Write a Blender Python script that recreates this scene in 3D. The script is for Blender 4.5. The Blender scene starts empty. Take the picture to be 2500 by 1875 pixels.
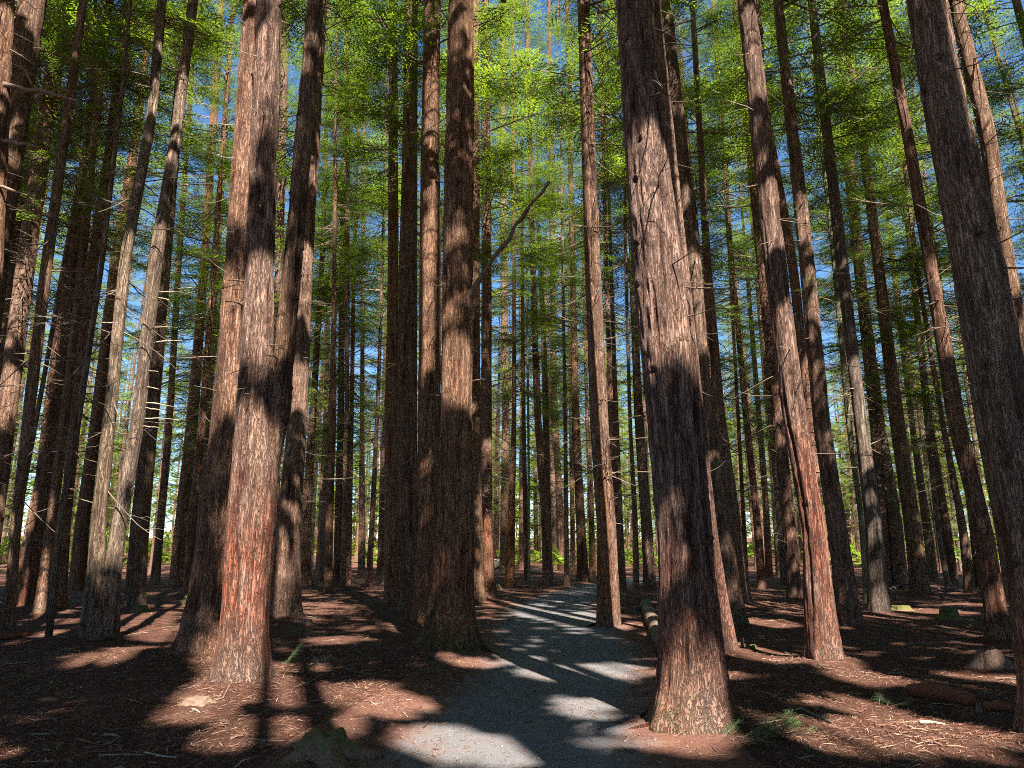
import bpy, math, random
import numpy as np
from mathutils import Vector, Matrix

# ------------------------------------------------------------------ camera, sky, sun, exposure
scene = bpy.context.scene
COL = scene.collection
F_PX, CX, CY = 1733.0, 1250.0, 937.5          # focal length and centre in photo pixels (2500 x 1875)
PITCH = math.radians(13.2)
CAM_H = 1.6
cam = bpy.data.cameras.new('camera')
cam.sensor_width = 36.0
cam.lens = 36.0 * F_PX / 2500.0
cam.clip_start = 0.05
cam.clip_end = 3000.0
cam_o = bpy.data.objects.new('camera', cam)
COL.objects.link(cam_o)
cam_o.location = (0, 0, CAM_H)
cam_o.rotation_euler = (math.pi / 2 + PITCH, 0, 0)
scene.camera = cam_o

SUN_EL, SUN_AZ = 50.0, 162.0                  # azimuth clockwise from +Y: behind the camera, to the right
world = bpy.data.worlds.new('World')
scene.world = world
world.use_nodes = True
wn = world.node_tree
sky = wn.nodes.new('ShaderNodeTexSky')
sky.sky_type = 'NISHITA'
sky.sun_disc = False
sky.sun_elevation = math.radians(SUN_EL)
sky.sun_rotation = math.radians(SUN_AZ)
sky.air_density = 1.0
sky.dust_density = 0.1
sky.ozone_density = 5.0
bg = wn.nodes['Background']
bg.inputs['Strength'].default_value = 0.062
skysat = wn.nodes.new('ShaderNodeHueSaturation')
skysat.inputs['Saturation'].default_value = 1.12
wn.links.new(sky.outputs[0], skysat.inputs['Color'])
wn.links.new(skysat.outputs[0], bg.inputs[0])

S = np.array([math.sin(math.radians(SUN_AZ)) * math.cos(math.radians(SUN_EL)),
              math.cos(math.radians(SUN_AZ)) * math.cos(math.radians(SUN_EL)),
              math.sin(math.radians(SUN_EL))])
sun = bpy.data.lights.new('sun', 'SUN')
sun.energy = 5.0
sun.angle = math.radians(0.53)
sun.color = (1.0, 0.95, 0.87)
sun_o = bpy.data.objects.new('sun', sun)
COL.objects.link(sun_o)
sun_o.rotation_euler = Vector(tuple(-S)).to_track_quat('-Z', 'Y').to_euler()
sun_o.location = (20, -40, 60)

vs = scene.view_settings
vs.view_transform = 'Standard'
vs.look = 'None'
vs.exposure = 2.0
vs.gamma = 1.0
vs.use_curve_mapping = False
scene.cycles.max_bounces = 4
scene.cycles.diffuse_bounces = 2
scene.cycles.glossy_bounces = 2
scene.cycles.transmission_bounces = 2
scene.cycles.use_adaptive_sampling = True
scene.cycles.adaptive_threshold = 0.016
scene.cycles.use_denoising = False
scene.cycles.sample_clamp_indirect = 6.0
scene.cycles.filter_width = 1.0

RNG = np.random.default_rng(11)
random.seed(5)

# ------------------------------------------------------------------ numpy noise
def _hash(ix, iy, iz, seed):
    h = (ix.astype(np.uint32) * np.uint32(374761393) + iy.astype(np.uint32) * np.uint32(668265263)
         + iz.astype(np.uint32) * np.uint32(2147483647) + np.uint32((seed * 974711) % 4294967291))
    h = (h ^ (h >> np.uint32(13))) * np.uint32(1274126177)
    h = (h ^ (h >> np.uint32(16))) * np.uint32(2246822519)
    h = h ^ (h >> np.uint32(13))
    return h.astype(np.float32) / np.float32(4294967295.0)

def vnoise(x, y, z, seed=0):
    x = np.asarray(x, np.float32); y = np.asarray(y, np.float32); z = np.asarray(z, np.float32)
    x, y, z = np.broadcast_arrays(x, y, z)
    fx, fy, fz = np.floor(x), np.floor(y), np.floor(z)
    ux, uy, uz = x - fx, y - fy, z - fz
    ix, iy, iz = fx.astype(np.int64), fy.astype(np.int64), fz.astype(np.int64)
    ux = ux * ux * (3 - 2 * ux); uy = uy * uy * (3 - 2 * uy); uz = uz * uz * (3 - 2 * uz)
    r = 0
    for dx in (0, 1):
        wx = ux if dx else 1 - ux
        for dy in (0, 1):
            wy = uy if dy else 1 - uy
            for dz in (0, 1):
                wz = uz if dz else 1 - uz
                r = r + wx * wy * wz * _hash(ix + dx, iy + dy, iz + dz, seed)
    return r

# ------------------------------------------------------------------ mesh helpers
def mesh_np(name, V, faces_list, mats, mat_idx=None, attrs=None, smooth=True):
    """faces_list: list of int arrays (n,3) or (n,4); one mesh from numpy data"""
    me = bpy.data.meshes.new(name)
    V = np.asarray(V, np.float32)
    me.vertices.add(len(V))
    me.vertices.foreach_set('co', V.ravel())
    loops, starts, tot = [], [], 0
    for F in faces_list:
        F = np.asarray(F, np.int32)
        if len(F) == 0: continue
        k = F.shape[1]
        loops.append(F.ravel())
        starts.append(tot + np.arange(len(F), dtype=np.int32) * k)
        tot += F.size
    L = np.concatenate(loops); st = np.concatenate(starts)
    me.loops.add(len(L)); me.loops.foreach_set('vertex_index', L)
    me.polygons.add(len(st)); me.polygons.foreach_set('loop_start', st)
    for m in mats: me.materials.append(m)
    if mat_idx is not None:
        me.polygons.foreach_set('material_index', np.asarray(mat_idx, np.int32))
    me.update(calc_edges=True)
    if smooth:
        me.polygons.foreach_set('use_smooth', np.ones(len(st), bool))
    if attrs:
        for an, (dt, dat) in attrs.items():
            a = me.attributes.new(an, dt, 'POINT')
            a.data.foreach_set('value' if dt == 'FLOAT' else 'color', np.asarray(dat, np.float32).ravel())
    return me

def link(name, data, parent=None, loc=None):
    o = bpy.data.objects.new(name, data)
    COL.objects.link(o)
    if parent is not None: o.parent = parent
    if loc is not None: o.location = loc
    return o

def tag(o, label=None, cat=None, group=None, kind=None):
    if label: o['label'] = label
    if cat: o['category'] = cat
    if group: o['group'] = group
    if kind: o['kind'] = kind
    return o

def tube(P, R, n=6, cap=True):
    """tube along points P (k,3) with radii R (k,) -> V, quads, tris"""
    P = np.asarray(P, float); R = np.asarray(R, float); k = len(P)
    T = np.gradient(P, axis=0)
    T /= np.linalg.norm(T, axis=1)[:, None] + 1e-9
    ref = np.array([0, 0, 1.0]) if abs(T[0, 2]) < 0.8 else np.array([1.0, 0, 0])
    U = np.cross(T, ref); U /= np.linalg.norm(U, axis=1)[:, None] + 1e-9
    W = np.cross(T, U)
    a = np.arange(n) * 2 * math.pi / n
    V = P[:, None, :] + R[:, None, None] * (np.cos(a)[None, :, None] * U[:, None, :] + np.sin(a)[None, :, None] * W[:, None, :])
    V = V.reshape(-1, 3)
    i = np.arange(k - 1)[:, None] * n; j = np.arange(n)[None, :]; j2 = (j + 1) % n
    Q = np.stack([i + j, i + j2, i + n + j2, i + n + j], -1).reshape(-1, 4)
    tris = []
    if cap:
        V = np.vstack([V, P[0], P[-1]])
        c0, c1 = k * n, k * n + 1
        for q in range(n):
            tris.append((c0, (q + 1) % n, q)); tris.append((c1, (k - 1) * n + q, (k - 1) * n + (q + 1) % n))
    return V, Q, np.array(tris, int).reshape(-1, 3)

# ------------------------------------------------------------------ photo pixel -> world
CAMP = np.array([0, 0, CAM_H])
FWD = np.array([0, math.cos(PITCH), math.sin(PITCH)])
UPV = np.array([0, -math.sin(PITCH), math.cos(PITCH)])
RIGHT = np.array([1.0, 0, 0])
def ray(px, py):
    return RIGHT * ((px - CX) / F_PX) + UPV * ((CY - py) / F_PX) + FWD
def ground_flat(px, py, z=0.0):
    d = ray(px, py)
    return CAMP + d * ((z - CAM_H) / d[2])

# ------------------------------------------------------------------ materials
def new_mat(name):
    m = bpy.data.materials.new(name)
    m.use_nodes = True
    nt = m.node_tree
    for n in list(nt.nodes): nt.nodes.remove(n)
    return m, nt
class NB:
    def __init__(self, nt): self.nt = nt
    def n(self, t, **kw):
        nd = self.nt.nodes.new(t)
        for k, v in kw.items():
            if k.startswith('i_'):
                key = k[2:]
                nd.inputs[int(key) if key.isdigit() else key].default_value = v
            else: setattr(nd, k, v)
        return nd
    def l(self, a, b): self.nt.links.new(a, b)
    def noise(self, vec, scale, detail=4, rough=0.6, dist=0.0):
        nd = self.n('ShaderNodeTexNoise')
        nd.inputs['Scale'].default_value = scale; nd.inputs['Detail'].default_value = detail
        nd.inputs['Roughness'].default_value = rough; nd.inputs['Distortion'].default_value = dist
        if vec is not None: self.l(vec, nd.inputs['Vector'])
        return nd.outputs['Fac']
    def mapped(self, vec, sc, rot=(0, 0, 0)):
        nd = self.n('ShaderNodeMapping'); nd.inputs['Scale'].default_value = sc; nd.inputs['Rotation'].default_value = rot
        self.l(vec, nd.inputs['Vector']); return nd.outputs[0]
    def ramp(self, fac, stops, interp='LINEAR'):
        nd = self.n('ShaderNodeValToRGB'); cr = nd.color_ramp; cr.interpolation = interp
        while len(cr.elements) < len(stops): cr.elements.new(0.5)
        for e, (p, c) in zip(cr.elements, stops):
            e.position = p; e.color = tuple(c) + (1,) if len(c) == 3 else c
        self.l(fac, nd.inputs[0]); return nd.outputs[0]
    def mix(self, fac, a, b, mode='MIX'):
        nd = self.n('ShaderNodeMix', data_type='RGBA', blend_type=mode)
        for s, v in ((nd.inputs[0], fac), (nd.inputs[6], a), (nd.inputs[7], b)):
            if isinstance(v, (int, float)): s.default_value = v
            elif isinstance(v, tuple): s.default_value = v + (1,) if len(v) == 3 else v
            else: self.l(v, s)
        return nd.outputs[2]
    def math(self, op, a, b=None, clamp=False):
        nd = self.n('ShaderNodeMath', operation=op); nd.use_clamp = clamp
        for s, v in ((nd.inputs[0], a), (nd.inputs[1], b)):
            if v is None: continue
            if isinstance(v, (int, float)): s.default_value = v
            else: self.l(v, s)
        return nd.outputs[0]
    def attr(self, name, out='Fac'):
        return self.n('ShaderNodeAttribute', attribute_name=name).outputs[out]
    def bump(self, h, strength, dist, normal=None):
        nd = self.n('ShaderNodeBump'); nd.inputs['Strength'].default_value = strength; nd.inputs['Distance'].default_value = dist
        self.l(h, nd.inputs['Height'])
        if normal is not None: self.l(normal, nd.inputs['Normal'])
        return nd.outputs[0]
    def principled(self, col, rough=0.9, normal=None, spec=0.2):
        p = self.n('ShaderNodeBsdfPrincipled')
        p.inputs['Specular IOR Level'].default_value = spec
        for s, v in ((p.inputs['Base Color'], col), (p.inputs['Roughness'], rough)):
            if isinstance(v, (int, float)): s.default_value = v
            elif isinstance(v, tuple): s.default_value = v + (1,) if len(v) == 3 else v
            else: self.l(v, s)
        if normal is not None: self.l(normal, p.inputs['Normal'])
        return p
    def out(self, sh):
        o = self.n('ShaderNodeOutputMaterial'); self.l(sh, o.inputs['Surface'])

def bark_material(name, ridge, groove, red, fine=1.0):
    m, nt = new_mat(name); b = NB(nt)
    geo0 = b.n('ShaderNodeTexCoord').outputs['Object']
    info = b.n('ShaderNodeObjectInfo').outputs['Random']
    vsc = b.n('ShaderNodeVectorMath', operation='SCALE'); b.l(geo0, vsc.inputs[0]); b.l(b.math('ADD', b.math('MULTIPLY', info, 0.55), 0.68), vsc.inputs['Scale'])
    geo = vsc.outputs[0]
    fib = b.noise(b.mapped(geo, (38 * fine, 38 * fine, 3.2 * fine)), 1.0, 5, 0.65, 0.6)
    chip = b.noise(b.mapped(geo, (16 * fine, 16 * fine, 5.0 * fine)), 1.0, 4, 0.6, 1.2)
    big = b.noise(b.mapped(geo, (1.6, 1.6, 0.5)), 1.0, 3, 0.5)
    rg = b.attr('ridge')
    fis = b.noise(b.mapped(geo, (15 * fine, 15 * fine, 1.1 * fine)), 1.0, 4, 0.6, 1.6)
    fis = b.math('ABSOLUTE', b.math('SUBTRACT', fis, 0.5))
    fis2 = b.noise(b.mapped(geo, (34 * fine, 34 * fine, 3.4 * fine)), 1.0, 3, 0.6, 1.2)
    fis2 = b.math('ABSOLUTE', b.math('SUBTRACT', fis2, 0.5))
    crackf = b.math('MULTIPLY', b.ramp(fis, [(0.0, (0,) * 3), (0.045, (1,) * 3)]), b.ramp(fis2, [(0.0, (0.25,) * 3), (0.05, (1,) * 3)]))
    f = b.math('ADD', b.math('MULTIPLY', fib, 0.60), b.math('MULTIPLY', rg, 0.55))
    f = b.math('ADD', f, b.math('MULTIPLY', b.math('SUBTRACT', chip, 0.5), 0.7))
    col = b.ramp(f, [(0.34, groove), (0.54, tuple(0.5 * (p + q) for p, q in zip(ridge, groove))), (0.78, ridge), (0.95, tuple(1.25 * c for c in ridge))])
    redc = b.mix(b.ramp(f, [(0.3, (0, 0, 0)), (0.75, (1, 1, 1))]), tuple(c * 0.55 for c in red), red)
    rmask = b.math('MULTIPLY', b.attr('red'), b.ramp(b.noise(b.mapped(geo, (9, 9, 1.7)), 1.0, 5, 0.7, 1.5), [(0.40, (0.05,) * 3), (0.50, (1,) * 3)]), True)
    col = b.mix(rmask, col, redc)
    # weathering: grey upper sheets and warm patches
    col = b.mix(b.math('MULTIPLY', b.ramp(big, [(0.42, (0,) * 3), (0.7, (1,) * 3)]), 0.32), col, tuple(min(1, 0.55 * c + 0.085) for c in ridge))
    col = b.mix(b.math('MULTIPLY', b.math('SUBTRACT', 1.0, crackf), 0.65), col, tuple(0.6 * c for c in groove))
    mossn = b.ramp(b.noise(geo, 14, 4), [(0.38, (0,) * 3), (0.6, (1,) * 3)])
    mm = b.math('MULTIPLY', b.attr('moss'), mossn, True)
    col = b.mix(mm, col, (0.055, 0.085, 0.025))
    hsv = b.n('ShaderNodeHueSaturation')
    b.l(col, hsv.inputs['Color'])
    inf2 = b.math('FRACT', b.math('MULTIPLY', info, 7.31))
    b.l(b.math('ADD', b.math('MULTIPLY', inf2, 0.012), 0.497), hsv.inputs['Hue'])
    b.l(b.math('ADD', b.math('MULTIPLY', b.math('FRACT', b.math('MULTIPLY', info, 3.77)), 0.25), 0.9), hsv.inputs['Saturation'])
    b.l(b.math('ADD', b.math('MULTIPLY', info, 0.5), 0.78), hsv.inputs['Value'])
    hh = b.math('ADD', b.math('MULTIPLY', fib, 0.6), b.math('MULTIPLY', chip, 0.7))
    hh = b.math('ADD', hh, b.math('MULTIPLY', crackf, 0.55))
    nrm = b.bump(hh, 1.0, 0.035)
    b.out(b.principled(hsv.outputs[0], 0.92, nrm, 0.12).outputs[0])
    return m

BARK = bark_material('redwood_bark', (0.30, 0.172, 0.115), (0.075, 0.025, 0.014), (0.36, 0.095, 0.036))
BARK_PALE = bark_material('pale_bark', (0.29, 0.21, 0.155), (0.095, 0.052, 0.036), (0.33, 0.12, 0.06), 0.8)
BARK_MOSS = bark_material('mossy_bark', (0.30, 0.29, 0.17), (0.11, 0.10, 0.05), (0.30, 0.26, 0.12), 0.8)

def simple_mat(name, c0, c1, scale=(20, 20, 20), rough=0.9, bump=0.5, bd=0.01):
    m, nt = new_mat(name); b = NB(nt)
    geo = b.n('ShaderNodeTexCoord').outputs['Object']
    f = b.noise(b.mapped(geo, scale), 1.0, 5, 0.65, 0.5)
    col = b.ramp(f, [(0.3, c0), (0.72, c1)])
    b.out(b.principled(col, rough, b.bump(f, bump, bd), 0.15).outputs[0])
    return m
DEADWOOD = simple_mat('dead_twig_wood', (0.10, 0.065, 0.045), (0.30, 0.23, 0.165), (25, 25, 25))
PALEWOOD = simple_mat('bleached_dead_wood', (0.27, 0.21, 0.14), (0.46, 0.38, 0.27), (25, 25, 25))
ROTWOOD = simple_mat('rotten_red_wood', (0.10, 0.032, 0.018), (0.34, 0.12, 0.06), (9, 40, 40), 0.95, 0.9, 0.02)
GREYLOG = simple_mat('weathered_log_bark', (0.085, 0.055, 0.038), (0.24, 0.17, 0.115), (30, 6, 30), 0.9, 0.7, 0.012)
STUMPWOOD = simple_mat('stump_wood', (0.10, 0.055, 0.038), (0.30, 0.20, 0.14), (40, 40, 5), 0.95, 0.9, 0.02)
MOSS = simple_mat('moss', (0.05, 0.06, 0.015), (0.17, 0.19, 0.05), (40, 40, 40), 1.0, 1.0, 0.02)

def mossy_stump_mat():
    m, nt = new_mat('mossy_stump'); b = NB(nt)
    geo = b.n('ShaderNodeTexCoord').outputs['Object']
    f = b.noise(b.mapped(geo, (35, 35, 6)), 1.0, 5, 0.65, 0.5)
    wood = b.ramp(f, [(0.3, (0.10, 0.05, 0.032)), (0.72, (0.26, 0.16, 0.105))])
    moss = b.ramp(b.noise(geo, 60, 4), [(0.3, (0.06, 0.062, 0.018)), (0.75, (0.19, 0.17, 0.06))])
    fac = b.math('ADD', b.noise(geo, 7, 3), b.math('SUBTRACT', b.attr('moss'), 0.5))
    col = b.mix(b.ramp(fac, [(0.42, (0,) * 3), (0.62, (1,) * 3)]), wood, moss)
    b.out(b.principled(col, 0.97, b.bump(f, 0.9, 0.02), 0.1).outputs[0])
    return m
STUMP_MOSSY = mossy_stump_mat()

def leaf_material(name, c_dark, c_light, trans=0.42):
    m, nt = new_mat(name); b = NB(nt)
    tint = b.attr('tint')
    info = b.n('ShaderNodeObjectInfo').outputs['Random']
    f = b.math('ADD', b.math('MULTIPLY', tint, 0.75), b.math('MULTIPLY', info, 0.3), True)
    col = b.ramp(f, [(0.05, c_dark), (0.55, tuple(0.5 * (p + q) for p, q in zip(c_dark, c_light))), (0.95, c_light)])
    d = b.principled(col, 0.55, None, 0.25)
    t = b.n('ShaderNodeBsdfTranslucent'); b.l(b.mix(1.0, col, (1.25, 1.3, 0.6), 'MULTIPLY'), t.inputs[0])
    mx = b.n('ShaderNodeMixShader'); mx.inputs[0].default_value = trans
    b.l(d.outputs[0], mx.inputs[1]); b.l(t.outputs[0], mx.inputs[2])
    b.out(mx.outputs[0]); return m
LEAF = leaf_material('redwood_needles', (0.05, 0.098, 0.018), (0.30, 0.40, 0.05), 0.5)
LEAF_BRIGHT = leaf_material('bright_young_needles', (0.09, 0.14, 0.02), (0.24, 0.30, 0.05), 0.45)
LEAF_FALLEN = leaf_material('fallen_green_needles', (0.03, 0.075, 0.02), (0.09, 0.17, 0.045), 0.25)
LEAF_DRY = leaf_material('yellowing_needles', (0.16, 0.15, 0.03), (0.32, 0.27, 0.07), 0.4)

def litter_nodes(b, geo):
    n1 = b.noise(b.mapped(geo, (55, 95, 60), (0, 0, 0.5)), 1.0, 5, 0.7, 1.5)
    n2 = b.noise(b.mapped(geo, (110, 45, 60), (0, 0, -0.4)), 1.0, 5, 0.7, 1.2)
    f = b.math('MAXIMUM', n1, n2)
    col = b.ramp(f, [(0.40, (0.06, 0.024, 0.016)), (0.55, (0.155, 0.07, 0.048)), (0.70, (0.27, 0.15, 0.105)), (0.85, (0.38, 0.25, 0.18))])
    big = b.noise(geo, 0.55, 4, 0.6)
    col = b.mix(b.ramp(big, [(0.35, (0,) * 3), (0.65, (0.5,) * 3)]), col, (0.12, 0.055, 0.038))
    big2 = b.noise(geo, 1.7, 3, 0.6)
    big3 = b.noise(geo, 0.9, 5, 0.65, 0.8)
    col = b.mix(b.ramp(big3, [(0.56, (0,) * 3), (0.68, (0.6,) * 3)]), col, (0.075, 0.036, 0.025))
    col = b.mix(b.ramp(big2, [(0.52, (0,) * 3), (0.7, (0.45,) * 3)]), col, (0.25, 0.14, 0.09))
    return col, f
def ground_mat():
    m, nt = new_mat('needle_litter_ground'); b = NB(nt)
    geo = b.n('ShaderNodeTexCoord').outputs['Object']
    col, f = litter_nodes(b, geo)
    b.out(b.principled(col, 0.95, b.bump(f, 1.0, 0.05), 0.1).outputs[0]); return m
def path_mat():
    m, nt = new_mat('path_grit'); b = NB(nt)
    geo = b.n('ShaderNodeTexCoord').outputs['Object']
    lc, lf = litter_nodes(b, geo)
    g1 = b.noise(geo, 140, 4, 0.7)
    g2 = b.noise(geo, 2.2, 4, 0.6)
    pc = b.ramp(g1, [(0.3, (0.10, 0.092, 0.092)), (0.55, (0.20, 0.185, 0.183)), (0.78, (0.34, 0.32, 0.31))])
    pc = b.mix(b.ramp(g2, [(0.4, (0,) * 3), (0.7, (0.5,) * 3)]), pc, (0.145, 0.133, 0.13))
    # thin scatter of needles over the grit
    sc = b.noise(b.mapped(geo, (60, 130, 60), (0, 0, 0.9)), 1.0, 3, 0.6, 2.0)
    pc = b.mix(b.math('MULTIPLY', b.ramp(sc, [(0.62, (0,) * 3), (0.7, (1,) * 3)]), b.ramp(g2, [(0.3, (0.8,) * 3), (0.6, (0.1,) * 3)])), pc, (0.13, 0.075, 0.055))
    drift = b.noise(b.mapped(geo, (1.1, 0.5, 1)), 1.0, 6, 0.7, 1.0)
    pc = b.mix(b.math('MULTIPLY', b.ramp(drift, [(0.52, (0,) * 3), (0.66, (1,) * 3)]), b.ramp(sc, [(0.42, (0.1,) * 3), (0.58, (0.8,) * 3)])), pc, (0.17, 0.105, 0.08))
    e = b.attr('edge')
    ee = b.math('ADD', e, b.math('MULTIPLY', b.math('SUBTRACT', b.noise(geo, 3.0, 5, 0.7), 0.5), 0.9))
    ee = b.math('ADD', ee, b.math('MULTIPLY', b.math('SUBTRACT', b.noise(geo, 30.0, 3, 0.7), 0.5), 0.35))
    fac = b.ramp(ee, [(0.60, (0,) * 3), (0.92, (1,) * 3)])
    col = b.mix(fac, pc, lc)
    hh = b.mix(fac, g1, lf)
    b.out(b.principled(col, 0.93, b.bump(hh, 0.8, 0.018), 0.15).outputs[0]); return m
GROUND_M = ground_mat(); PATH_M = path_mat()
def litter_strip_mat():
    m, nt = new_mat('dry_needles'); b = NB(nt)
    t = b.attr('tint')
    col = b.ramp(t, [(0.0, (0.05, 0.02, 0.013)), (0.5, (0.15, 0.066, 0.042)), (0.85, (0.26, 0.145, 0.095)), (1.0, (0.42, 0.30, 0.21))])
    b.out(b.principled(col, 0.85, None, 0.2).outputs[0]); return m
LITTER_M = litter_strip_mat()

# ------------------------------------------------------------------ tree inventory (photo pixels)
# each: key, [(x, y, width), ...] from the base upwards, bark kind, resolution class, label
T = {}
def tr(key, pts, bark='r', label=None, **kw): T[key] = dict(pts=pts, bark=bark, label=label, **kw)

# heroes and near trees
tr('E', [(1694, 1765, 160), (1690, 1640, 146), (1673, 1356, 126), (1640, 938, 124), (1607, 650, 119), (1585, 452, 98), (1547, 0, 79)], flare=.40, red=.6, moss=.6, rough=1.0,
   label='massive dark redwood trunk standing on the right edge of the grey path, dark flared foot')
tr('B', [(588, 1664, 118), (598, 1500, 106), (611, 1300, 118), (622, 1150, 112), (620, 1025, 84), (634, 650, 66), (657, 0, 61)], flare=.30, red=1.0, redz=(.5, 2.2), rough=.8, forks=True,
   label='forked redwood with sunlit pale lower trunk and rust red patches on litter slope')
tr('A', [(486, 1602, 92), (522, 1300, 72), (552, 1025, 68), (577, 650, 54), (618, 0, 46)], flare=.42, red=.2, rough=.8,
   label='dark redwood trunk with wide skirted foot close behind the forked sunlit redwood')
tr('C', [(1098, 1582, 118), (1104, 1460, 96), (1111, 1300, 90), (1113, 1025, 72), (1118, 650, 72), (1126, 0, 58)], flare=.42, red=.35, moss=1.0, rough=.8,
   label='dark redwood with mossy green flared foot on the left edge of the grey path')
tr('G', [(2590, 1792, 165), (2513, 1300, 136), (2455, 1025, 138), (2387, 650, 124), (2287, 163, 95), (2262, 0, 90)], flare=.32, red=.5, rough=1.0,
   label='massive dark leaning redwood trunk with shaggy bark next to the rotten log')
tr('F', [(2016, 1614, 78), (2002, 1500, 70), (1988, 1300, 56), (1940, 1025, 56), (1893, 650, 52), (1822, 0, 42)], flare=.24, red=.85, redz=(.2, 3.2), rough=.9,
   label='brightly sunlit orange redwood trunk with dark vertical crack, standing on needle litter')
tr('D', [(1477, 1527, 37), (1473, 1300, 29), (1453, 1025, 26), (1440, 650, 23), (1419, 0, 19)], flare=.25, red=.8, redz=(.5, 3.), rough=.6,
   label='slim sunlit redwood rising from a grit mound beside the bend of the path')
tr('D2', [(1502, 1526, 24), (1494, 1300, 22), (1474, 1025, 21), (1458, 650, 17), (1432, 0, 14)], flare=.2,
   label='slim shaded redwood pressed against the sunlit slim redwood at the path bend')
tr('T12', [(222, 1568, 60), (232, 1420, 46), (238, 1300, 38), (267, 1025, 32), (303, 650, 28), (370, 285, 25), (395, 0, 24)], bark='p', flare=.25, rough=.9,
   label='pale twin stemmed tree with knobbly swollen foot on the left litter slope', forks=True)
tr('T10', [(117, 1571, 20), (143, 1300, 18), (191, 1025, 18), (248, 650, 13), (300, 200, 10), (318, 0, 8)], bark='p', flare=.02,
   label='thin pale pole trunk leaning beside the pale twin stemmed tree')
tr('T18', [(694, 1503, 74), (703, 1300, 58), (727, 1025, 44), (743, 650, 38), (775, 200, 26), (786, 0, 22)], flare=.25,
   label='dark straight redwood on the path side of the forked sunlit redwood')
tr('T54', [(1766, 1586, 58), (1728, 1300, 44), (1692, 930, 36), (1660, 600, 30), (1620, 200, 24), (1600, 0, 22)], flare=.35, red=.5,
   label='sunlit tan redwood half hidden behind the massive trunk at the path edge')
tr('T55', [(1800, 1526, 46), (1768, 1300, 38), (1726, 1025, 34), (1696, 650, 32), (1621, 0, 34)], flare=.3, moss=.7,
   label='shaded redwood with pale green tinged foot behind the tan sunlit redwood')
tr('T78', [(2440, 1556, 56), (2402, 1300, 46), (2334, 1025, 44), (2272, 650, 30), (2215, 325, 26), (2154, 0, 22)], flare=.28,
   label='dark leaning redwood behind the low broken stump and left of the massive shaggy trunk')
tr('T65', [(2075, 1527, 58), (2045, 1300, 48), (2005, 1025, 40), (1971, 650, 36), (1899, 0, 22)], flare=.25, sprigs=True,
   label='dark redwood with small green sprigs, just behind the brightly sunlit orange trunk')
tr('T67', [(2146, 1500, 48), (2135, 1300, 42), (2100, 1025, 32), (2057, 650, 30), (1981, 0, 20)], flare=.25, bark='p',
   label='dark footed trunk with pale flaking upper bark beside a low mossy mound')
tr('T80', [(2632, 1565, 66), (2535, 1100, 52), (2455, 640, 46), (2410, 325, 42), (2331, 0, 34)], flare=.25,
   label='pale sunlit redwood trunk showing behind the massive shaggy trunk')
tr('T1', [(-50, 1500, 56), (15, 1025, 50), (62, 650, 46), (155, 0, 41)], flare=.2,
   label='broad brown redwood trunk crossed by thick bare branches on the left slope')
tr('T2', [(-170, 1545, 92), (-50, 900, 78), (18, 407, 72), (80, 0, 66)], flare=.2,
   label='large dark redwood with coarse plated bark and thick bare side branches')
tr('T3', [(-120, 1600, 90), (-30, 700, 66), (15, 0, 40)], flare=.2, sidebr=True,
   label='redwood holding long bare horizontal branches across its neighbours')
tr('T33', [(1158, 1468, 44), (1160, 1025, 27), (1160, 650, 22), (1160, 0, 18)], flare=.3,
   label='dark redwood directly behind the mossy footed redwood, at the litter margin')
tr('T34', [(1190, 1456, 38), (1187, 1300, 28), (1187, 1025, 27), (1188, 650, 23), (1184, 0, 19)], flare=.32, red=.9, redz=(.2, 3.5),
   label='sunlit rust orange redwood with flared foot at the left path margin')
tr('T32', [(1040, 1515, 60), (1048, 1300, 54), (1048, 1025, 54), (1051, 650, 52), (1050, 350, 42), (1056, 0, 38)], flare=.35, red=.5,
   label='brown redwood touching the left side of the mossy footed redwood')
tr('T31', [(1008, 1492, 54), (997, 1300, 48), (994, 1025, 46), (996, 650, 42), (1000, 400, 36), (1004, 0, 30)], flare=.3, bark='r',
   label='grey brown redwood with torn bleached bark, second behind the mossy footed redwood')
tr('T30', [(963, 1475, 46), (958, 1300, 38), (955, 1025, 31), (960, 650, 25), (960, 0, 18)], flare=.15,
   label='black shaded redwood with a pale leaning root stub at its left side')
# left mid field
tr('T4', [(20, 1537, 28), (37, 1300, 28), (68, 1025, 31), (113, 650, 28), (187, 122, 22), (203, 0, 20)], label='shaded slim redwood standing behind the short orange log on the left slope')
tr('T6', [(66, 1482, 44), (90, 1300, 42), (125, 1025, 44), (172, 650, 34), (234, 285, 27), (262, 0, 24)], red=.7, label='dark redwood with dull red foot left of the thin pale pole')
tr('T7', [(98, 1500, 34), (122, 1300, 27), (158, 1025, 24), (200, 650, 20), (262, 0, 16)], label='dark leaning redwood just behind the thin pale pole')
tr('T8', [(145, 1489, 30), (158, 1300, 26), (182, 1025, 32), (224, 650, 30), (264, 407, 28), (320, 0, 33)], red=.6, flare=.4, label='redwood with sunlit cream skirted foot right of the thin pale pole')
tr('T9', [(8, 1500, 15), (60, 1180, 13), (118, 864, 12), (163, 600, 11), (200, 400, 9), (255, 0, 6)], bark='p', label='thin pale leaning sapling pole among the dark left redwoods')
tr('T11', [(190, 1440, 44), (197, 1300, 36), (236, 1025, 30), (280, 650, 26), (327, 366, 22), (372, 0, 17)], red=.8, label='redwood with dark red foot seen between pole and twin stemmed tree')
tr('T13', [(328, 1482, 48), (340, 1300, 46), (368, 1025, 38), (402, 650, 28), (455, 0, 22)], moss=.4, label='black shaded redwood with a mossy hump at its foot, right of the twin stemmed tree')
tr('T14', [(378, 1426, 22), (390, 1300, 20), (414, 1025, 17), (436, 650, 14), (480, 0, 10)], label='slim dark redwood between the black shaded redwood and the sunlit tan redwood')
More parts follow.
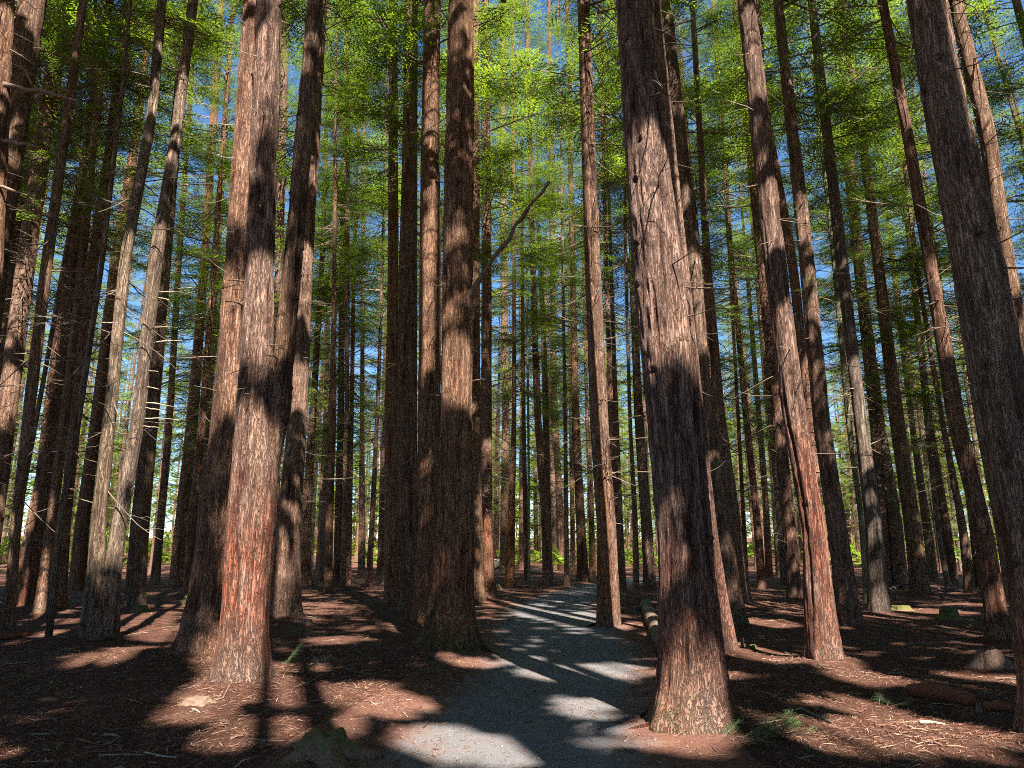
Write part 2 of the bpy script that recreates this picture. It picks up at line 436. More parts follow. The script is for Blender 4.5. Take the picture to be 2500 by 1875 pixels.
tr('T15', [(432, 1430, 36), (440, 1300, 32), (470, 1025, 28), (498, 650, 20), (540, 0, 14)], flare=.25, label='sunlit tan redwood with clean flared foot in the left middle distance')
tr('T16', [(458, 1448, 24), (466, 1300, 22), (494, 1025, 18), (522, 650, 14), (570, 0, 10)], label='slim black redwood in front of the sunlit tan redwood')
tr('T17', [(481, 1414, 20), (488, 1300, 18), (508, 1025, 15), (530, 650, 12)], label='dim pinkish redwood just left of the dark wide skirted redwood')
tr('T19', [(668, 1440, 24), (680, 700, 20), (698, 0, 18)], label='slim redwood showing only high between the fork stems')
tr('T20', [(745, 1428, 28), (746, 1300, 24), (763, 1025, 17), (786, 650, 12), (806, 0, 8)], flare=.4, red=.4, label='sunlit brown redwood with a root spur, right of the dark straight redwood')
tr('T21', [(780, 1396, 20), (784, 1300, 17), (796, 1025, 13), (802, 650, 10)], label='dark leaning slim redwood beyond the root spurred redwood')
tr('T22', [(802, 1446, 20), (803, 1300, 19), (813, 1025, 15), (816, 650, 9), (822, 0, 7)], label='straight black pole redwood at the back of the shaded litter clearing')
tr('T23', [(822, 1427, 18), (825, 1300, 18), (832, 1025, 16), (835, 650, 14), (846, 0, 10)], label='slim redwood with bleached peeling upper bark behind the black pole redwood')
tr('T24', [(836, 1437, 14), (840, 1300, 13), (847, 1025, 12), (848, 650, 11), (850, 0, 8)], label=None)
tr('T25', [(850, 1427, 13), (853, 1300, 13), (858, 1025, 11), (864, 650, 9)], label=None)
tr('T26', [(883, 1408, 18), (884, 1300, 16), (884, 1025, 11), (886, 650, 9), (890, 0, 6)], label=None)
tr('T27', [(900, 1432, 16), (907, 1300, 13), (921, 1025, 10), (934, 650, 7), (950, 0, 5)], red=.7, label='small rust brown pole redwood left of the pale leaning root stub')
tr('T28', [(930, 1396, 18), (932, 1300, 16), (936, 1025, 12)], red=.8, label=None)
# centre, beyond the path
tr('T35', [(1208, 1372, 9), (1208, 1025, 7)], label=None)
tr('T36', [(1218, 1374, 9), (1217, 1025, 7)], label=None)
tr('T37', [(1228, 1396, 17), (1232, 1200, 18), (1235, 1025, 18), (1230, 650, 15), (1226, 0, 11)], label='dark redwood just beyond the pale fallen log past the path')
tr('T38', [(1244, 1430, 23), (1248, 1300, 18), (1255, 1025, 11), (1255, 650, 8), (1252, 0, 6)], red=1.0, redz=(.0, 4.), flare=.15, label='short red orange footed redwood standing beyond the left path margin')
tr('T39', [(1273, 1390, 13), (1274, 1025, 10), (1270, 500, 7)], label=None)
tr('T40', [(1287, 1418, 13), (1284, 1300, 12), (1278, 1025, 10), (1275, 650, 8)], label=None)
tr('T42', [(1336, 1425, 21), (1333, 1300, 20), (1313, 1025, 17), (1301, 650, 13), (1285, 0, 9)], label='dark redwood alone on the far left bank of the path bend')
tr('T43', [(1356, 1392, 20), (1352, 1200, 15), (1337, 1025, 11), (1330, 650, 8)], label=None)
tr('T44', [(1371, 1391, 15), (1366, 1200, 16), (1353, 1025, 17), (1349, 650, 12), (1340, 0, 8)], red=.3, label='pinkish sunlit redwood beyond the far path bend')
tr('T45', [(1384, 1430, 13), (1383, 1300, 11), (1380, 1025, 9), (1374, 650, 7)], label=None)
tr('T46', [(1399, 1402, 12), (1394, 1025, 9)], label=None)
tr('T47', [(1424, 1420, 28), (1419, 1300, 22), (1405, 1025, 18), (1398, 650, 13), (1385, 0, 9)], flare=.35, label='flared redwood half sunlit at the far left bank just before the path bend')
tr('T48', [(1447, 1409, 16), (1443, 1200, 12), (1433, 1025, 9), (1425, 650, 7)], label=None)
tr('T49', [(1507, 1467, 18), (1504, 1300, 15), (1492, 1025, 13), (1480, 650, 10), (1465, 0, 8)], flare=.4, label='slim sunlit redwood right behind the shaded slim redwood at the path bend')
tr('T50', [(1519, 1442, 20), (1515, 1300, 14), (1504, 1025, 12), (1492, 650, 9)], flare=.3, label='pale footed slim redwood at the inner side of the far path bend')
tr('T51', [(1553, 1472, 17), (1552, 1300, 14), (1538, 1025, 9), (1528, 650, 8), (1520, 0, 6)], bark='p', red=.8, redz=(0, 3.), label='slender smooth pole beside the end of the long fallen log')
tr('T52', [(1587, 1432, 30), (1580, 1300, 28), (1560, 1025, 22), (1543, 650, 14), (1530, 0, 10)], label='black footed redwood past the fallen log on the right path margin')
# right mid field
tr('T56', [(1815, 1475, 34), (1798, 1300, 28), (1757, 1025, 28), (1727, 650, 18), (1690, 0, 12)], flare=.3, label='dark redwood with cream lit root tip on the streaked litter')
tr('T57', [(1824, 1440, 12), (1812, 1200, 10), (1785, 700, 7)], label=None)
tr('T58', [(1860, 1437, 20), (1852, 1300, 18), (1822, 1025, 15), (1788, 650, 11), (1740, 0, 8)], label=None)
tr('T59', [(1851, 1396, 6), (1843, 1300, 6), (1826, 1025, 5)], bark='p', label='very thin bright sunlit pole in the dark right background')
tr('T60', [(1878, 1410, 18), (1868, 1200, 15), (1835, 800, 11)], red=.8, label=None)
tr('T61', [(1902, 1406, 15), (1890, 1200, 13), (1845, 650, 9)], label=None)
tr('T62', [(1940, 1460, 34), (1928, 1300, 32), (1900, 1025, 28), (1860, 650, 24), (1795, 0, 15)], label='dark redwood close at the left side of the brightly sunlit orange trunk')
tr('T64', [(2012, 1500, 26), (1995, 1200, 22), (1977, 1025, 20), (1936, 650, 24), (1863, 245, 18), (1849, 0, 16)], sprigs=True, label='narrow redwood with bright green sprigs hidden behind the sunlit orange trunk')
tr('T66', [(2116, 1470, 14), (2107, 1300, 14), (2071, 1025, 15), (2038, 650, 13), (1990, 200, 10)], bark='m', label='slim moss green trunk with lit edge between two dark redwoods')
tr('T68', [(2168, 1428, 22), (2160, 1300, 19), (2130, 1025, 16), (2090, 650, 12)], red=.5, label='pinkish redwood behind the dark footed flaking trunk')
tr('T69', [(2196, 1428, 42), (2188, 1300, 38), (2142, 1025, 32), (2098, 650, 26), (2044, 0, 18)], red=.7, label='red brown redwood with fallen branches heaped at its foot')
tr('T70', [(2246, 1448, 44), (2230, 1300, 40), (2189, 1025, 35), (2145, 650, 26), (2115, 407, 23), (2055, 0, 18)], flare=.3, label='redwood with pale sunlit flared foot above the small mossy stump')
tr('T71', [(2278, 1416, 25), (2266, 1300, 24), (2225, 1025, 14), (2180, 650, 10)], label=None)
tr('T72', [(2315, 1437, 15), (2290, 1300, 14), (2262, 1025, 12), (2225, 650, 10), (2170, 150, 8)], bark='p', label='slim pale brown leaning pole on the right behind the small mossy stump')
tr('T73', [(2327, 1424, 25), (2312, 1300, 24), (2270, 1025, 12), (2230, 650, 9)], label=None)
tr('T74', [(2368, 1446, 27), (2353, 1300, 22), (2300, 1025, 13), (2238, 650, 11), (2160, 0, 8)], label='slim black leaning redwood left of the dark leaning redwood by the stump')
tr('T77', [(2386, 1438, 15), (2376, 1300, 14), (2330, 950, 12)], label=None)
tr('T79', [(2464, 1470, 18), (2438, 1300, 15), (2384, 1025, 12), (2335, 700, 10), (2300, 400, 8)], bark='p', label='slim pale pole next to the massive shaggy trunk')
tr('T81', [(2485, 1595, 18), (2470, 1450, 16), (2430, 1100, 14), (2390, 800, 12)], label='slim dark trunk hugging the left edge of the massive shaggy trunk')
tr('T82', [(2700, 1440, 22), (2590, 700, 13), (2500, 366, 11), (2408, 40, 9), (2395, 0, 9)], label='slim trunk arching high above the pale sunlit trunk on the right')
tr('T83', [(2800, 1480, 34), (2560, 300, 24), (2480, 0, 20)], label='dark redwood high at the right behind leafy boughs')
tr('T85', [(1292, 1432, 7), (1290, 1025, 6), (1287, 800, 5), (1286, 640, 3)], bark='m', sapling=True, label='spindly yellowing sapling with short bare twigs beyond the path')

# turn pixels into positions: the base stands on the ground, the rest in the upright plane through it
for k, t in T.items():
    pts = t['pts']
    base = ground_flat(pts[0][0], pts[0][1], 0.04)
    dh = np.array([base[0], base[1], 0.0]); D = np.linalg.norm(dh); dh /= D
    P, R = [], []
    for (x, y, w) in pts:
        d = ray(x, y)
        s = D / (d @ dh)
        p = CAMP + d * s
        depth = s                                    # distance along the optical axis (ray has unit forward part)
        cosf = 1.0 / math.sqrt(1 + ((x - CX) / F_PX) ** 2)
        P.append(p); R.append(0.5 * w * depth * cosf / F_PX)
    P = np.array(P); R = np.array(R)
    P[:, 2] -= P[0, 2]
    # carry the trunk on above the last point in the photo
    H = 27 + 9 * RNG.random() if D > 6 else 30
    if t.get('sapling'): H = P[-1, 2] + 1.0
    H = max(H, P[-1, 2] + 3) if not t.get('sapling') else H
    d = (P[-1] - P[-2]); d /= d[2]; d[:2] *= 0.5
    z0 = P[-1, 2]
    for q in (0.33, 0.66, 1.0):
        P = np.vstack([P, P[-1] + d * (H - z0) / 3]); R = np.append(R, max(R[len(pts) - 1] * (1 - q) ** 0.9, 0.02))
    t.update(base=np.array([base[0], base[1], 0.0]), D=D, P=P - np.array([base[0], base[1], 0]), R=R, H=H)

def axis_at(t, z):
    P = t['P']
    return np.array([np.interp(z, P[:, 2], P[:, 0]), np.interp(z, P[:, 2], P[:, 1]), z])
def trunk_point(key, px, py):
    """point on the tree's axis seen at photo row py"""
    t = T[key]; b = t['base']
    dh = np.array([b[0], b[1], 0]) / np.linalg.norm(b[:2])
    d = ray(px, py); return CAMP + d * (t['D'] / (d @ dh))

# ------------------------------------------------------------------ ground
PATH_PX = [(842, 1660, 1875), (870, 1640, 1840), (985, 1600, 1740), (1110, 1600, 1660), (1172, 1614, 1607), (1178, 1590, 1570), (1172, 1530, 1525),
           (1225, 1470, 1478), (1330, 1490, 1446)]
pl = [ground_flat(a, y) for a, c, y in PATH_PX]; pr = [ground_flat(c, y) for a, c, y in PATH_PX]
pc_ = [0.5 * (a + c) for a, c in zip(pl, pr)]; pw_ = [np.linalg.norm(c - a) / 2 for a, c in zip(pl, pr)]
ctrl = [(-10.5, -13, 1.6), (-5.2, -6.5, 1.6), (-0.9, -0.6, 1.6), (0.2, 2.2, 1.62)] + [(c[0], c[1], min(w, 1.75)) for c, w in zip(pc_, pw_)]
ctrl += [(5.2, 37.0, 1.5), (8.4, 44.0, 1.5), (12.5, 52, 1.5), (18, 62, 1.5), (23, 74, 1.5), (25, 92, 1.5)]
ctrl = np.array(ctrl)
_s = np.concatenate([[0], np.cumsum(np.linalg.norm(np.diff(ctrl[:, :2], axis=0), axis=1))])
ss = np.arange(0, _s[-1], 0.12)
PATHC = np.stack([np.interp(ss, _s, ctrl[:, i]) for i in range(3)], 1)
ker = np.hanning(31); ker /= ker.sum()
for i in range(3):
    PATHC[:, i] = np.convolve(np.pad(PATHC[:, i], 15, mode='edge'), ker, 'valid')
def path_dist(x, y):
    x = np.asarray(x, float); y = np.asarray(y, float)
    sh = x.shape; x = x.ravel(); y = y.ravel()
    out = np.full(x.shape, 9.0)
    C = PATHC[::4]
    near = np.where((y > -16) & (y < 95) & (x > -12) & (x < 32))[0]
    for ch in np.array_split(near, max(1, len(near) // 20000)):
        dd = np.sqrt((x[ch, None] - C[None, :, 0]) ** 2 + (y[ch, None] - C[None, :, 1]) ** 2)
        j = dd.argmin(1)
        out[ch] = dd[np.arange(len(ch)), j] / C[j, 2]
    return out.reshape(sh)

MOUNDS = [(t['base'][0], t['base'][1], 0.10, max(0.42, 2.5 * t['R'][0])) for t in T.values() if t['D'] < 45]
g = ground_flat(790, 1845); MOUNDS.append((g[0], g[1], 0.10, 0.65))
g = ground_flat(300, 1625); MOUNDS.append((g[0], g[1], 0.17, 1.1))
g = ground_flat(60, 1600); MOUNDS.append((g[0], g[1], 0.10, 1.5))
g = ground_flat(2420, 1622); MOUNDS.append((g[0], g[1], 0.10, 0.8))
def hgt(x, y):
    x = np.asarray(x, float); y = np.asarray(y, float)
    h = 0.10 * (vnoise(x * 0.28, y * 0.28, 0, 3) - 0.5) + 0.05 * (vnoise(x * 0.9, y * 0.9, 0, 4) - 0.5)
    far = np.clip((np.hypot(x, y) - 30) / 50, 0, 1)
    h = h + far * 0.5 * (vnoise(x * 0.08, y * 0.08, 0, 8) - 0.45)
    h = h + 4.5 * np.clip((np.hypot(x, y) - 75) / 110, 0, 1) ** 1.5
    pd = path_dist(x, y)
    flat = np.clip((pd - 0.7) / 1.0, 0, 1)
    h = h * (0.25 + 0.75 * flat) - 0.03 * (1 - np.clip((pd - 0.8) / 0.5, 0, 1))
    # fine hummocks in the litter
    h = h + flat * 0.035 * (vnoise(x * 2.4, y * 2.4, 0, 14) - 0.5) + flat * 0.014 * (vnoise(x * 7, y * 7, 0, 15) - 0.5)
    for (mx, my, mh, mr) in MOUNDS:
        d2 = (x - mx) ** 2 + (y - my) ** 2
        h = h + mh * np.exp(-d2 / (mr * mr)) * (0.35 + 0.65 * flat)
    return h
def H1(x, y): return float(hgt(np.array([x]), np.array([y]))[0])
def ground_px(px, py):
    p = ground_flat(px, py)
    for _ in range(5):
        p = ground_flat(px, py, H1(p[0], p[1]))
    return p

def axis_vals(fine0, fine1, step, lim0, lim1, grow):
    v = list(np.arange(fine0, fine1, step))
    s = step; a = v[0]
    lo = []
    while a > lim0:
        s *= grow; a -= s; lo.append(a)
    s = step; a = v[-1]; hi = []
    while a < lim1:
        s *= grow; a += s; hi.append(a)
    return np.array(lo[::-1] + v + hi)
gx = axis_vals(-8, 8, 0.10, -700, 700, 1.055)
gy = axis_vals(3.2, 15, 0.10, -400, 900, 1.045)
GX, GY = np.meshgrid(gx, gy)
GZ = hgt(GX, GY)
nx, ny = len(gx), len(gy)
ii = np.arange((ny - 1) * nx).reshape(ny - 1, nx)[:, :-1].ravel()
Fg = np.stack([ii, ii + 1, ii + nx + 1, ii + nx], 1)
gm = mesh_np('ground', np.stack([GX.ravel(), GY.ravel(), GZ.ravel()], 1), [Fg], [GROUND_M])
tag(link('ground', gm), 'russet forest floor of dry needle litter and twigs', kind='structure')

us = np.linspace(-1.45, 1.45, 41)
tang = np.gradient(PATHC[:, :2], axis=0); tang /= np.linalg.norm(tang, axis=1)[:, None]
nrmv = np.stack([tang[:, 1], -tang[:, 0]], 1)
PX = PATHC[:, None, 0] + us[None, :] * PATHC[:, None, 2] * nrmv[:, None, 0]
PY = PATHC[:, None, 1] + us[None, :] * PATHC[:, None, 2] * nrmv[:, None, 1]
PZ = hgt(PX, PY) + 0.008
nu = len(us); ns_ = len(PATHC)
ii = np.arange((ns_ - 1) * nu).reshape(ns_ - 1, nu)[:, :-1].ravel()
Fp = np.stack([ii, ii + 1, ii + nu + 1, ii + nu], 1)
edge = np.broadcast_to(np.abs(us)[None, :], PX.shape)
pm = mesh_np('path', np.stack([PX.ravel(), PY.ravel(), PZ.ravel()], 1), [Fp], [PATH_M], attrs={'edge': ('FLOAT', edge.ravel())})
tag(link('path', pm), 'grey grit footpath winding between the redwoods', kind='structure')

# ------------------------------------------------------------------ trunks
def trunk_mesh(name, P, R, zs, nseg, seed, amp, flare=0.1, lobes=5, red=0.0, redz=(0.0, 1.6), moss=0.0, mats=(BARK,), scars=0, crack=None, zmin=-0.35):
    rng = np.random.default_rng(seed)
    zs = np.asarray(zs)
    cx = np.interp(zs, P[:, 2], P[:, 0]); cy = np.interp(zs, P[:, 2], P[:, 1]); rr = np.interp(zs, P[:, 2], R)
    if len(zs) > 12:
        k = np.ones(5) / 5
        for arr in (cx, cy, rr):
            arr[2:-2] = np.convolve(arr, k, 'valid')
    th = np.arange(nseg) * 2 * math.pi / nseg
    c, s = np.cos(th)[None, :], np.sin(th)[None, :]
    z = zs[:, None]
    r = np.broadcast_to(rr[:, None], (len(zs), nseg)).copy()
    # root flare with buttresses
    ph = rng.random(3) * 6.28
    lob = 0.55 + 0.45 * (0.5 * np.cos(lobes * th + ph[0]) + 0.3 * np.cos((lobes + 2) * th + ph[1]) + 0.2 * np.cos(2 * th + ph[2]))[None, :]
    zf = np.clip(z, 0, None)
    r = r * (1 + flare * (1.35 * lob * np.exp(-zf / 0.24) + 0.4 * np.exp(-zf / 0.9)) + np.where(z < 0, -z * flare * 0.8, 0))
    # out of round, long shallow flutes
    r = r * (1 + 0.05 * (vnoise(c * 1.4 + 7, s * 1.4, z * 0.25, seed) - 0.5) + 0.07 * (vnoise(c * 3.5, s * 3.5 + 3, z * 0.22, seed + 1) - 0.5))
    Rm = rr[:, None]
    X, Y = c * Rm, s * Rm
    w = 0.35 * vnoise(X * 3, Y * 3, z * 1.2, seed + 2)
    a1 = 1 - np.abs(2 * vnoise(X * 11 + w, Y * 11 - w, z * 1.25 + w, seed + 3) - 1)
    a2 = 1 - np.abs(2 * vnoise(X * 24 + w * 2, Y * 24, z * 2.8 + w, seed + 4) - 1)
    a3 = vnoise(X * 50, Y * 50, z * 9, seed + 5)
    a4 = vnoise(X * 13, Y * 13, z * 6.5 + w * 3, seed + 6)
    ridge = 0.42 * a1 + 0.28 * a2 + 0.14 * a3 + 0.16 * a4
    ridge = np.clip(0.5 + (ridge - 0.52) * 1.9, 0, 1)
    disp = amp * (ridge - 0.5) * 1.6
    if scars:
        for _ in range(scars):
            t0 = rng.random() * 6.28; z0 = 1.2 + rng.random() * (zs[-1] * 0.32); wsc = 0.06 + 0.05 * rng.random()
            dt = (np.arctan2(np.sin(th - t0), np.cos(th - t0)))[None, :] * Rm
            dz = z - z0
            brow = np.exp(-(dt / wsc) ** 2) * np.exp(-((dz - 0.035 - 0.6 * dt * dt / wsc * -1) / 0.022) ** 2)
            pit = np.exp(-(dt / (wsc * 0.55)) ** 2 - (dz / 0.025) ** 2)
            disp = disp + 0.03 * brow - 0.035 * pit
            ridge = ridge + 0.25 * brow - 0.35 * pit
    if crack is not None:
        t0, zc0, zc1, dep = crack
        tz = t0 + 0.05 * (vnoise(z * 1.1, 3, 1, seed + 9) - 0.5) * 4
        dt = np.arctan2(np.sin(th[None, :] - tz), np.cos(th[None, :] - tz)) * Rm
        env = np.clip((z - zc0) / 0.4, 0, 1) * np.clip((zc1 - z) / 0.7, 0, 1)
        cr = np.exp(-(dt / 0.028) ** 2) * env
        disp = disp - dep * cr; ridge = ridge - 0.4 * cr
    r = np.maximum(r + disp * np.clip(Rm / 0.12, 0.2, 1), 0.004)
    V = np.stack([cx[:, None] + r * c, cy[:, None] + r * s, np.broadcast_to(z, r.shape)], -1).reshape(-1, 3)
    nz = len(zs)
    i = np.arange(nz - 1)[:, None] * nseg; j = np.arange(nseg)[None, :]; j2 = (j + 1) % nseg
    Q = np.stack([i + j, i + j2, i + nseg + j2, i + nseg + j], -1).reshape(-1, 4)
    V = np.vstack([V, [cx[-1], cy[-1], zs[-1] + 0.02]])
    top = (nz - 1) * nseg
    tri = np.stack([np.full(nseg, len(V) - 1), top + np.arange(nseg), top + (np.arange(nseg) + 1) % nseg], 1)
    zz = np.broadcast_to(z, r.shape)
    rd = red * np.clip((zz - redz[0] + 0.4) / 0.4, 0, 1) * np.clip((redz[1] + 0.5 - zz) / 0.9, 0, 1)
    rd = rd * np.clip(0.25 + 1.3 * (vnoise(X * 3.2 + zz * 0, Y * 3.2, z * 0.9, seed + 11) - 0.2), 0, 1)
    ms = moss * np.exp(-np.clip(zz, 0, 9) / 0.28) * np.clip(0.35 + 1.4 * (vnoise(X * 2.5, Y * 2.5, z * 1.5, seed + 12) - 0.35), 0, 1) * 1.3
    ap = lambda A: np.append(np.broadcast_to(A, r.shape).ravel(), 0.3)
    return mesh_np(name, V, [Q, tri], list(mats), attrs={'ridge': ('FLOAT', ap(np.clip(ridge, 0, 1))), 'red': ('FLOAT', ap(rd)), 'moss': ('FLOAT', ap(ms))})

MATS = {'r': BARK, 'p': BARK_PALE, 'm': BARK_MOSS}

# ------------------------------------------------------------------ branches and crowns
def arc(L, e0, droop, up, n, rng, wig=0.04):
    s = np.linspace(0, 1, n)
    x = s * L
    z = L * (math.tan(e0) * s - droop * s ** 2 + up * s ** 3)
    y = L * wig * np.cumsum(rng.normal(size=n)) * s / n * 3
    return np.stack([x, y, z], 1)

def leaf_template(seed, fine=True, shade=False):
    """one unit-length living bough, along +x: leaf triangles / quads and twig wood"""
    rng = np.random.default_rng(seed)
    main = arc(1.0, 0.10, 0.30, 0.16, 8, rng)
    LV, LT, TI = [], [], []
    WV, WF = [], []; nw = 0; nl = 0
    v, q, _ = tube(main, np.linspace(0.012, 0.002, 8), 3, False); WV.append(v); WF.append(q); nw += len(v)
    nsec = 15 if fine else (8 if shade else 11)
    for k in range(nsec):
        s = 0.22 + 0.78 * (k + rng.random() * 0.8) / nsec
        s = min(s, 0.99)
        p0 = np.array([np.interp(s, np.linspace(0, 1, 8), main[:, i]) for i in range(3)])
        for side in (-1, 1):
            if rng.random() < 0.12: continue
            ang = side * math.radians(48 + 22 * rng.random()) * (1 - 0.55 * max(0, s - 0.7) / 0.3)
            l2 = (0.40 * (1 - 0.62 * s) + 0.05) * (0.65 + 0.6 * rng.random())
            d = np.array([math.cos(ang), math.sin(ang), -0.20 + 0.35 * rng.random()])
            d /= np.linalg.norm(d)
            sag = -0.18 * l2
            if fine:
                ts = np.array([0, 0.5, 1.0])
                pp = p0 + ts[:, None] * l2 * d + np.array([0, 0, 1]) * (sag * ts ** 2)[:, None]
                sv_ = np.cross(d, [0, 0, 1.0]) * 0.003
                v = np.array([p0 - sv_, p0 + sv_, pp[1] + sv_ * .7, pp[1] - sv_ * .7]); WV.append(v); WF.append(np.array([[nw, nw + 1, nw + 2, nw + 3]])); nw += 4
                nlf = max(4, int(l2 / 0.029))
                side_v = np.cross(d, [0, 0, 1.0]); side_v /= np.linalg.norm(side_v)
                for m_ in range(nlf):
                    tt = 0.1 + 0.9 * (m_ + 0.5 * rng.random()) / nlf
                    c0 = p0 + tt * l2 * d + np.array([0, 0, sag * tt * tt])
                    sg = 1 if m_ % 2 else -1
                    ld = d * 0.62 + side_v * sg * 0.8 + np.array([0, 0, -0.28 + 0.5 * rng.random()])
                    ld /= np.linalg.norm(ld)
                    ln = 0.064 * (0.7 + 0.6 * rng.random()) * (1 - 0.35 * tt)
                    wv = np.cross(ld, [0, 0, 1.0]) + rng.normal(size=3) * 0.35; wv /= np.linalg.norm(wv) + 1e-6
                    wd = 0.0078
                    LV += [c0, c0 + ld * ln * 0.5 + wv * wd, c0 + ld * ln, c0 + ld * ln * 0.5 - wv * wd]
                    LT.append((nl, nl + 1, nl + 2, nl + 3)); nl += 4
                    TI += [rng.random() * 0.6 + 0.4 * s] * 4
            else:
                # leafy branchlet as three flat sprays
                side_v = np.cross(d, [0, 0, 1.0]); side_v /= np.linalg.norm(side_v)
                for m_ in range(1 if shade else 3):
                    tt = 0.05 + 0.33 * m_
                    c0 = p0 + tt * l2 * d + np.array([0, 0, sag * tt])
                    ld = d + side_v * rng.normal() * 0.45 + np.array([0, 0, rng.normal() * 0.2]); ld /= np.linalg.norm(ld)
                    ln = (0.9 * l2 if shade else 0.13) * (0.8 + 0.5 * rng.random()); wd = 0.075 if shade else 0.026
                    wv = side_v + rng.normal(size=3) * 0.4; wv /= np.linalg.norm(wv)
                    LV += [c0, c0 + ld * ln * 0.5 + wv * wd, c0 + ld * ln, c0 + ld * ln * 0.5 - wv * wd]
                    LT.append((nl, nl + 1, nl + 2, nl + 3)); nl += 4
                    TI += [rng.random()] * 4
    return dict(LV=np.array(LV), LT=np.array(LT), TI=np.array(TI), WV=np.vstack(WV), WF=np.vstack(WF))

FINE = [leaf_template(100 + i, True) for i in range(5)]
COARSE = [leaf_template(200 + i, False) for i in range(5)]
SHADE = [leaf_template(250 + i, False, True) for i in range(5)]

def crown_specs(rng, Hc, Lmax, n, low_sparse=0.35, bias=1.0, clump=4):
    """list of boughs: height, azimuth, length, elevation, template, tint; they stand in loose clumps with gaps between"""
    out = []
    m = max(1, n // clump)
    for k in range(m):
        f0 = ((k + rng.random()) / m) ** bias
        az0 = k * 2.39996 + rng.random() * 1.2; tn0 = rng.random(); len0 = 0.7 + 0.5 * rng.random()
        if f0 < 0.25 and rng.random() < low_sparse: continue
        for _ in range(clump):
            f = min(max(f0 + rng.normal() * 0.018, 0), 0.995)
            prof = min(1.0, 0.50 + 1.6 * f) * (1.02 - f) ** 0.75
            L = Lmax * prof * (0.6 + 0.5 * rng.random()) * len0 + 0.25
            el = math.radians(-16 + 50 * f + rng.normal() * 9)
            out.append((f * Hc, az0 + rng.normal() * 0.42, L, el, int(rng.integers(5)), min(1, max(0, tn0 + rng.normal() * 0.15))))
    return out

def bough_matrix(sp):
    h, az, L, el, ti, tn = sp
    ca, sa, ce, se = math.cos(az), math.sin(az), math.cos(el), math.sin(el)
    Rz = np.array([[ca, -sa, 0], [sa, ca, 0], [0, 0, 1]])
    Ry = np.array([[ce, 0, -se], [0, 1, 0], [se, 0, ce]])
    return (Rz @ Ry) * L, np.array([0, 0, h])

def crown_mesh(name, specs, templates, leafmat=LEAF, trim=None):
    """trim = (origin, rotation): leaves that stand in one of the openings cut to let sun through are left out"""
    V, Q, MI, TT = [], [], [], []
    n = 0
    for sp in specs:
        M, o = bough_matrix(sp)
        t = templates[sp[4]]
        lv = t['LV'] @ M.T + o; wv = t['WV'] @ M.T + o
        lt = t['LT']
        if trim is not None: lt = trim_leaves(lv, lt, sp, M, o, *trim)
        V += [lv, wv]
        Q += [lt + n, t['WF'] + n + len(lv)]
        MI += [np.zeros(len(lt), int), np.ones(len(t['WF']), int)]
        TT += [np.clip(0.40 * t['TI'] + 0.60 * sp[5], 0, 1), np.zeros(len(wv))]
        n += len(lv) + len(wv)
    if not V:
        return None
    return mesh_np(name, np.vstack(V), [np.vstack(Q)], [leafmat, DEADWOOD], np.concatenate(MI), {'tint': ('FLOAT', np.concatenate(TT))}, smooth=False)

def trim_leaves(lv, lt, sp, M, o, origin, R3=None):
    s_ = np.array([0.3, 0.7, 1.0])
    pts = np.stack([s_, 0 * s_, 0 * s_], 1) @ M.T + o
    if R3 is not None: pts = pts @ R3.T
    if not ray_clear(pts + origin, 0.45 * sp[2]).any(): return lt
    c = lv[lt].mean(1)
    if R3 is not None: c = c @ R3.T
    return lt[~ray_clear(c + origin, 0.24 if len(lt) < 40 else 0.08)]

def dead_mesh(name, seed, z0, z1, n, lmin, lmax, sub=3, mat=DEADWOOD, r0=0.3):
    rng = np.random.default_rng(seed)
    V, Q = [], []; nn = 0
    def put(pts, rad):
        nonlocal nn
        v, q, _ = tube(pts, rad, 3, False); V.append(v); Q.append(q + nn); nn += len(v)
    for k in range(n):
        z = z0 + (z1 - z0) * (rng.random() ** 0.85)
        az = rng.random() * 6.283; L = lmin + (lmax - lmin) * rng.random() ** 1.8
        L += r0
        pts = arc(L, math.radians(rng.normal() * 17 - 8), 0.35 * rng.random(), 0.35 * rng.random(), 6, rng, 0.14)
        rad = np.linspace(0.006 + 0.007 * L, 0.003, 6)
        ca, sa = math.cos(az), math.sin(az)
        rot = np.array([[ca, -sa, 0], [sa, ca, 0], [0, 0, 1]])
        put(pts @ rot.T + [0, 0, z], rad)
        if L > 0.7 + r0 * 0.5:
            for _ in range(sub + int(L * 1.2)):
                s = 0.3 + 0.65 * rng.random()
                p0 = np.array([np.interp(s, np.linspace(0, 1, 6), pts[:, i]) for i in range(3)])
                a = rng.choice([-1, 1]) * (0.6 + 0.6 * rng.random()); l2 = (0.2 + 0.35 * rng.random()) * L * (1.1 - s * 0.7)
                d = np.array([math.cos(a), math.sin(a), rng.normal() * 0.25])
                p2 = np.stack([p0, p0 + d * l2 * 0.55, p0 + d * l2 + [0, 0, rng.normal() * 0.06]])
                put(p2 @ rot.T + [0, 0, z], np.array([0.0045, 0.0035, 0.002]))
    return mesh_np(name, np.vstack(V), [np.vstack(Q)], [mat])

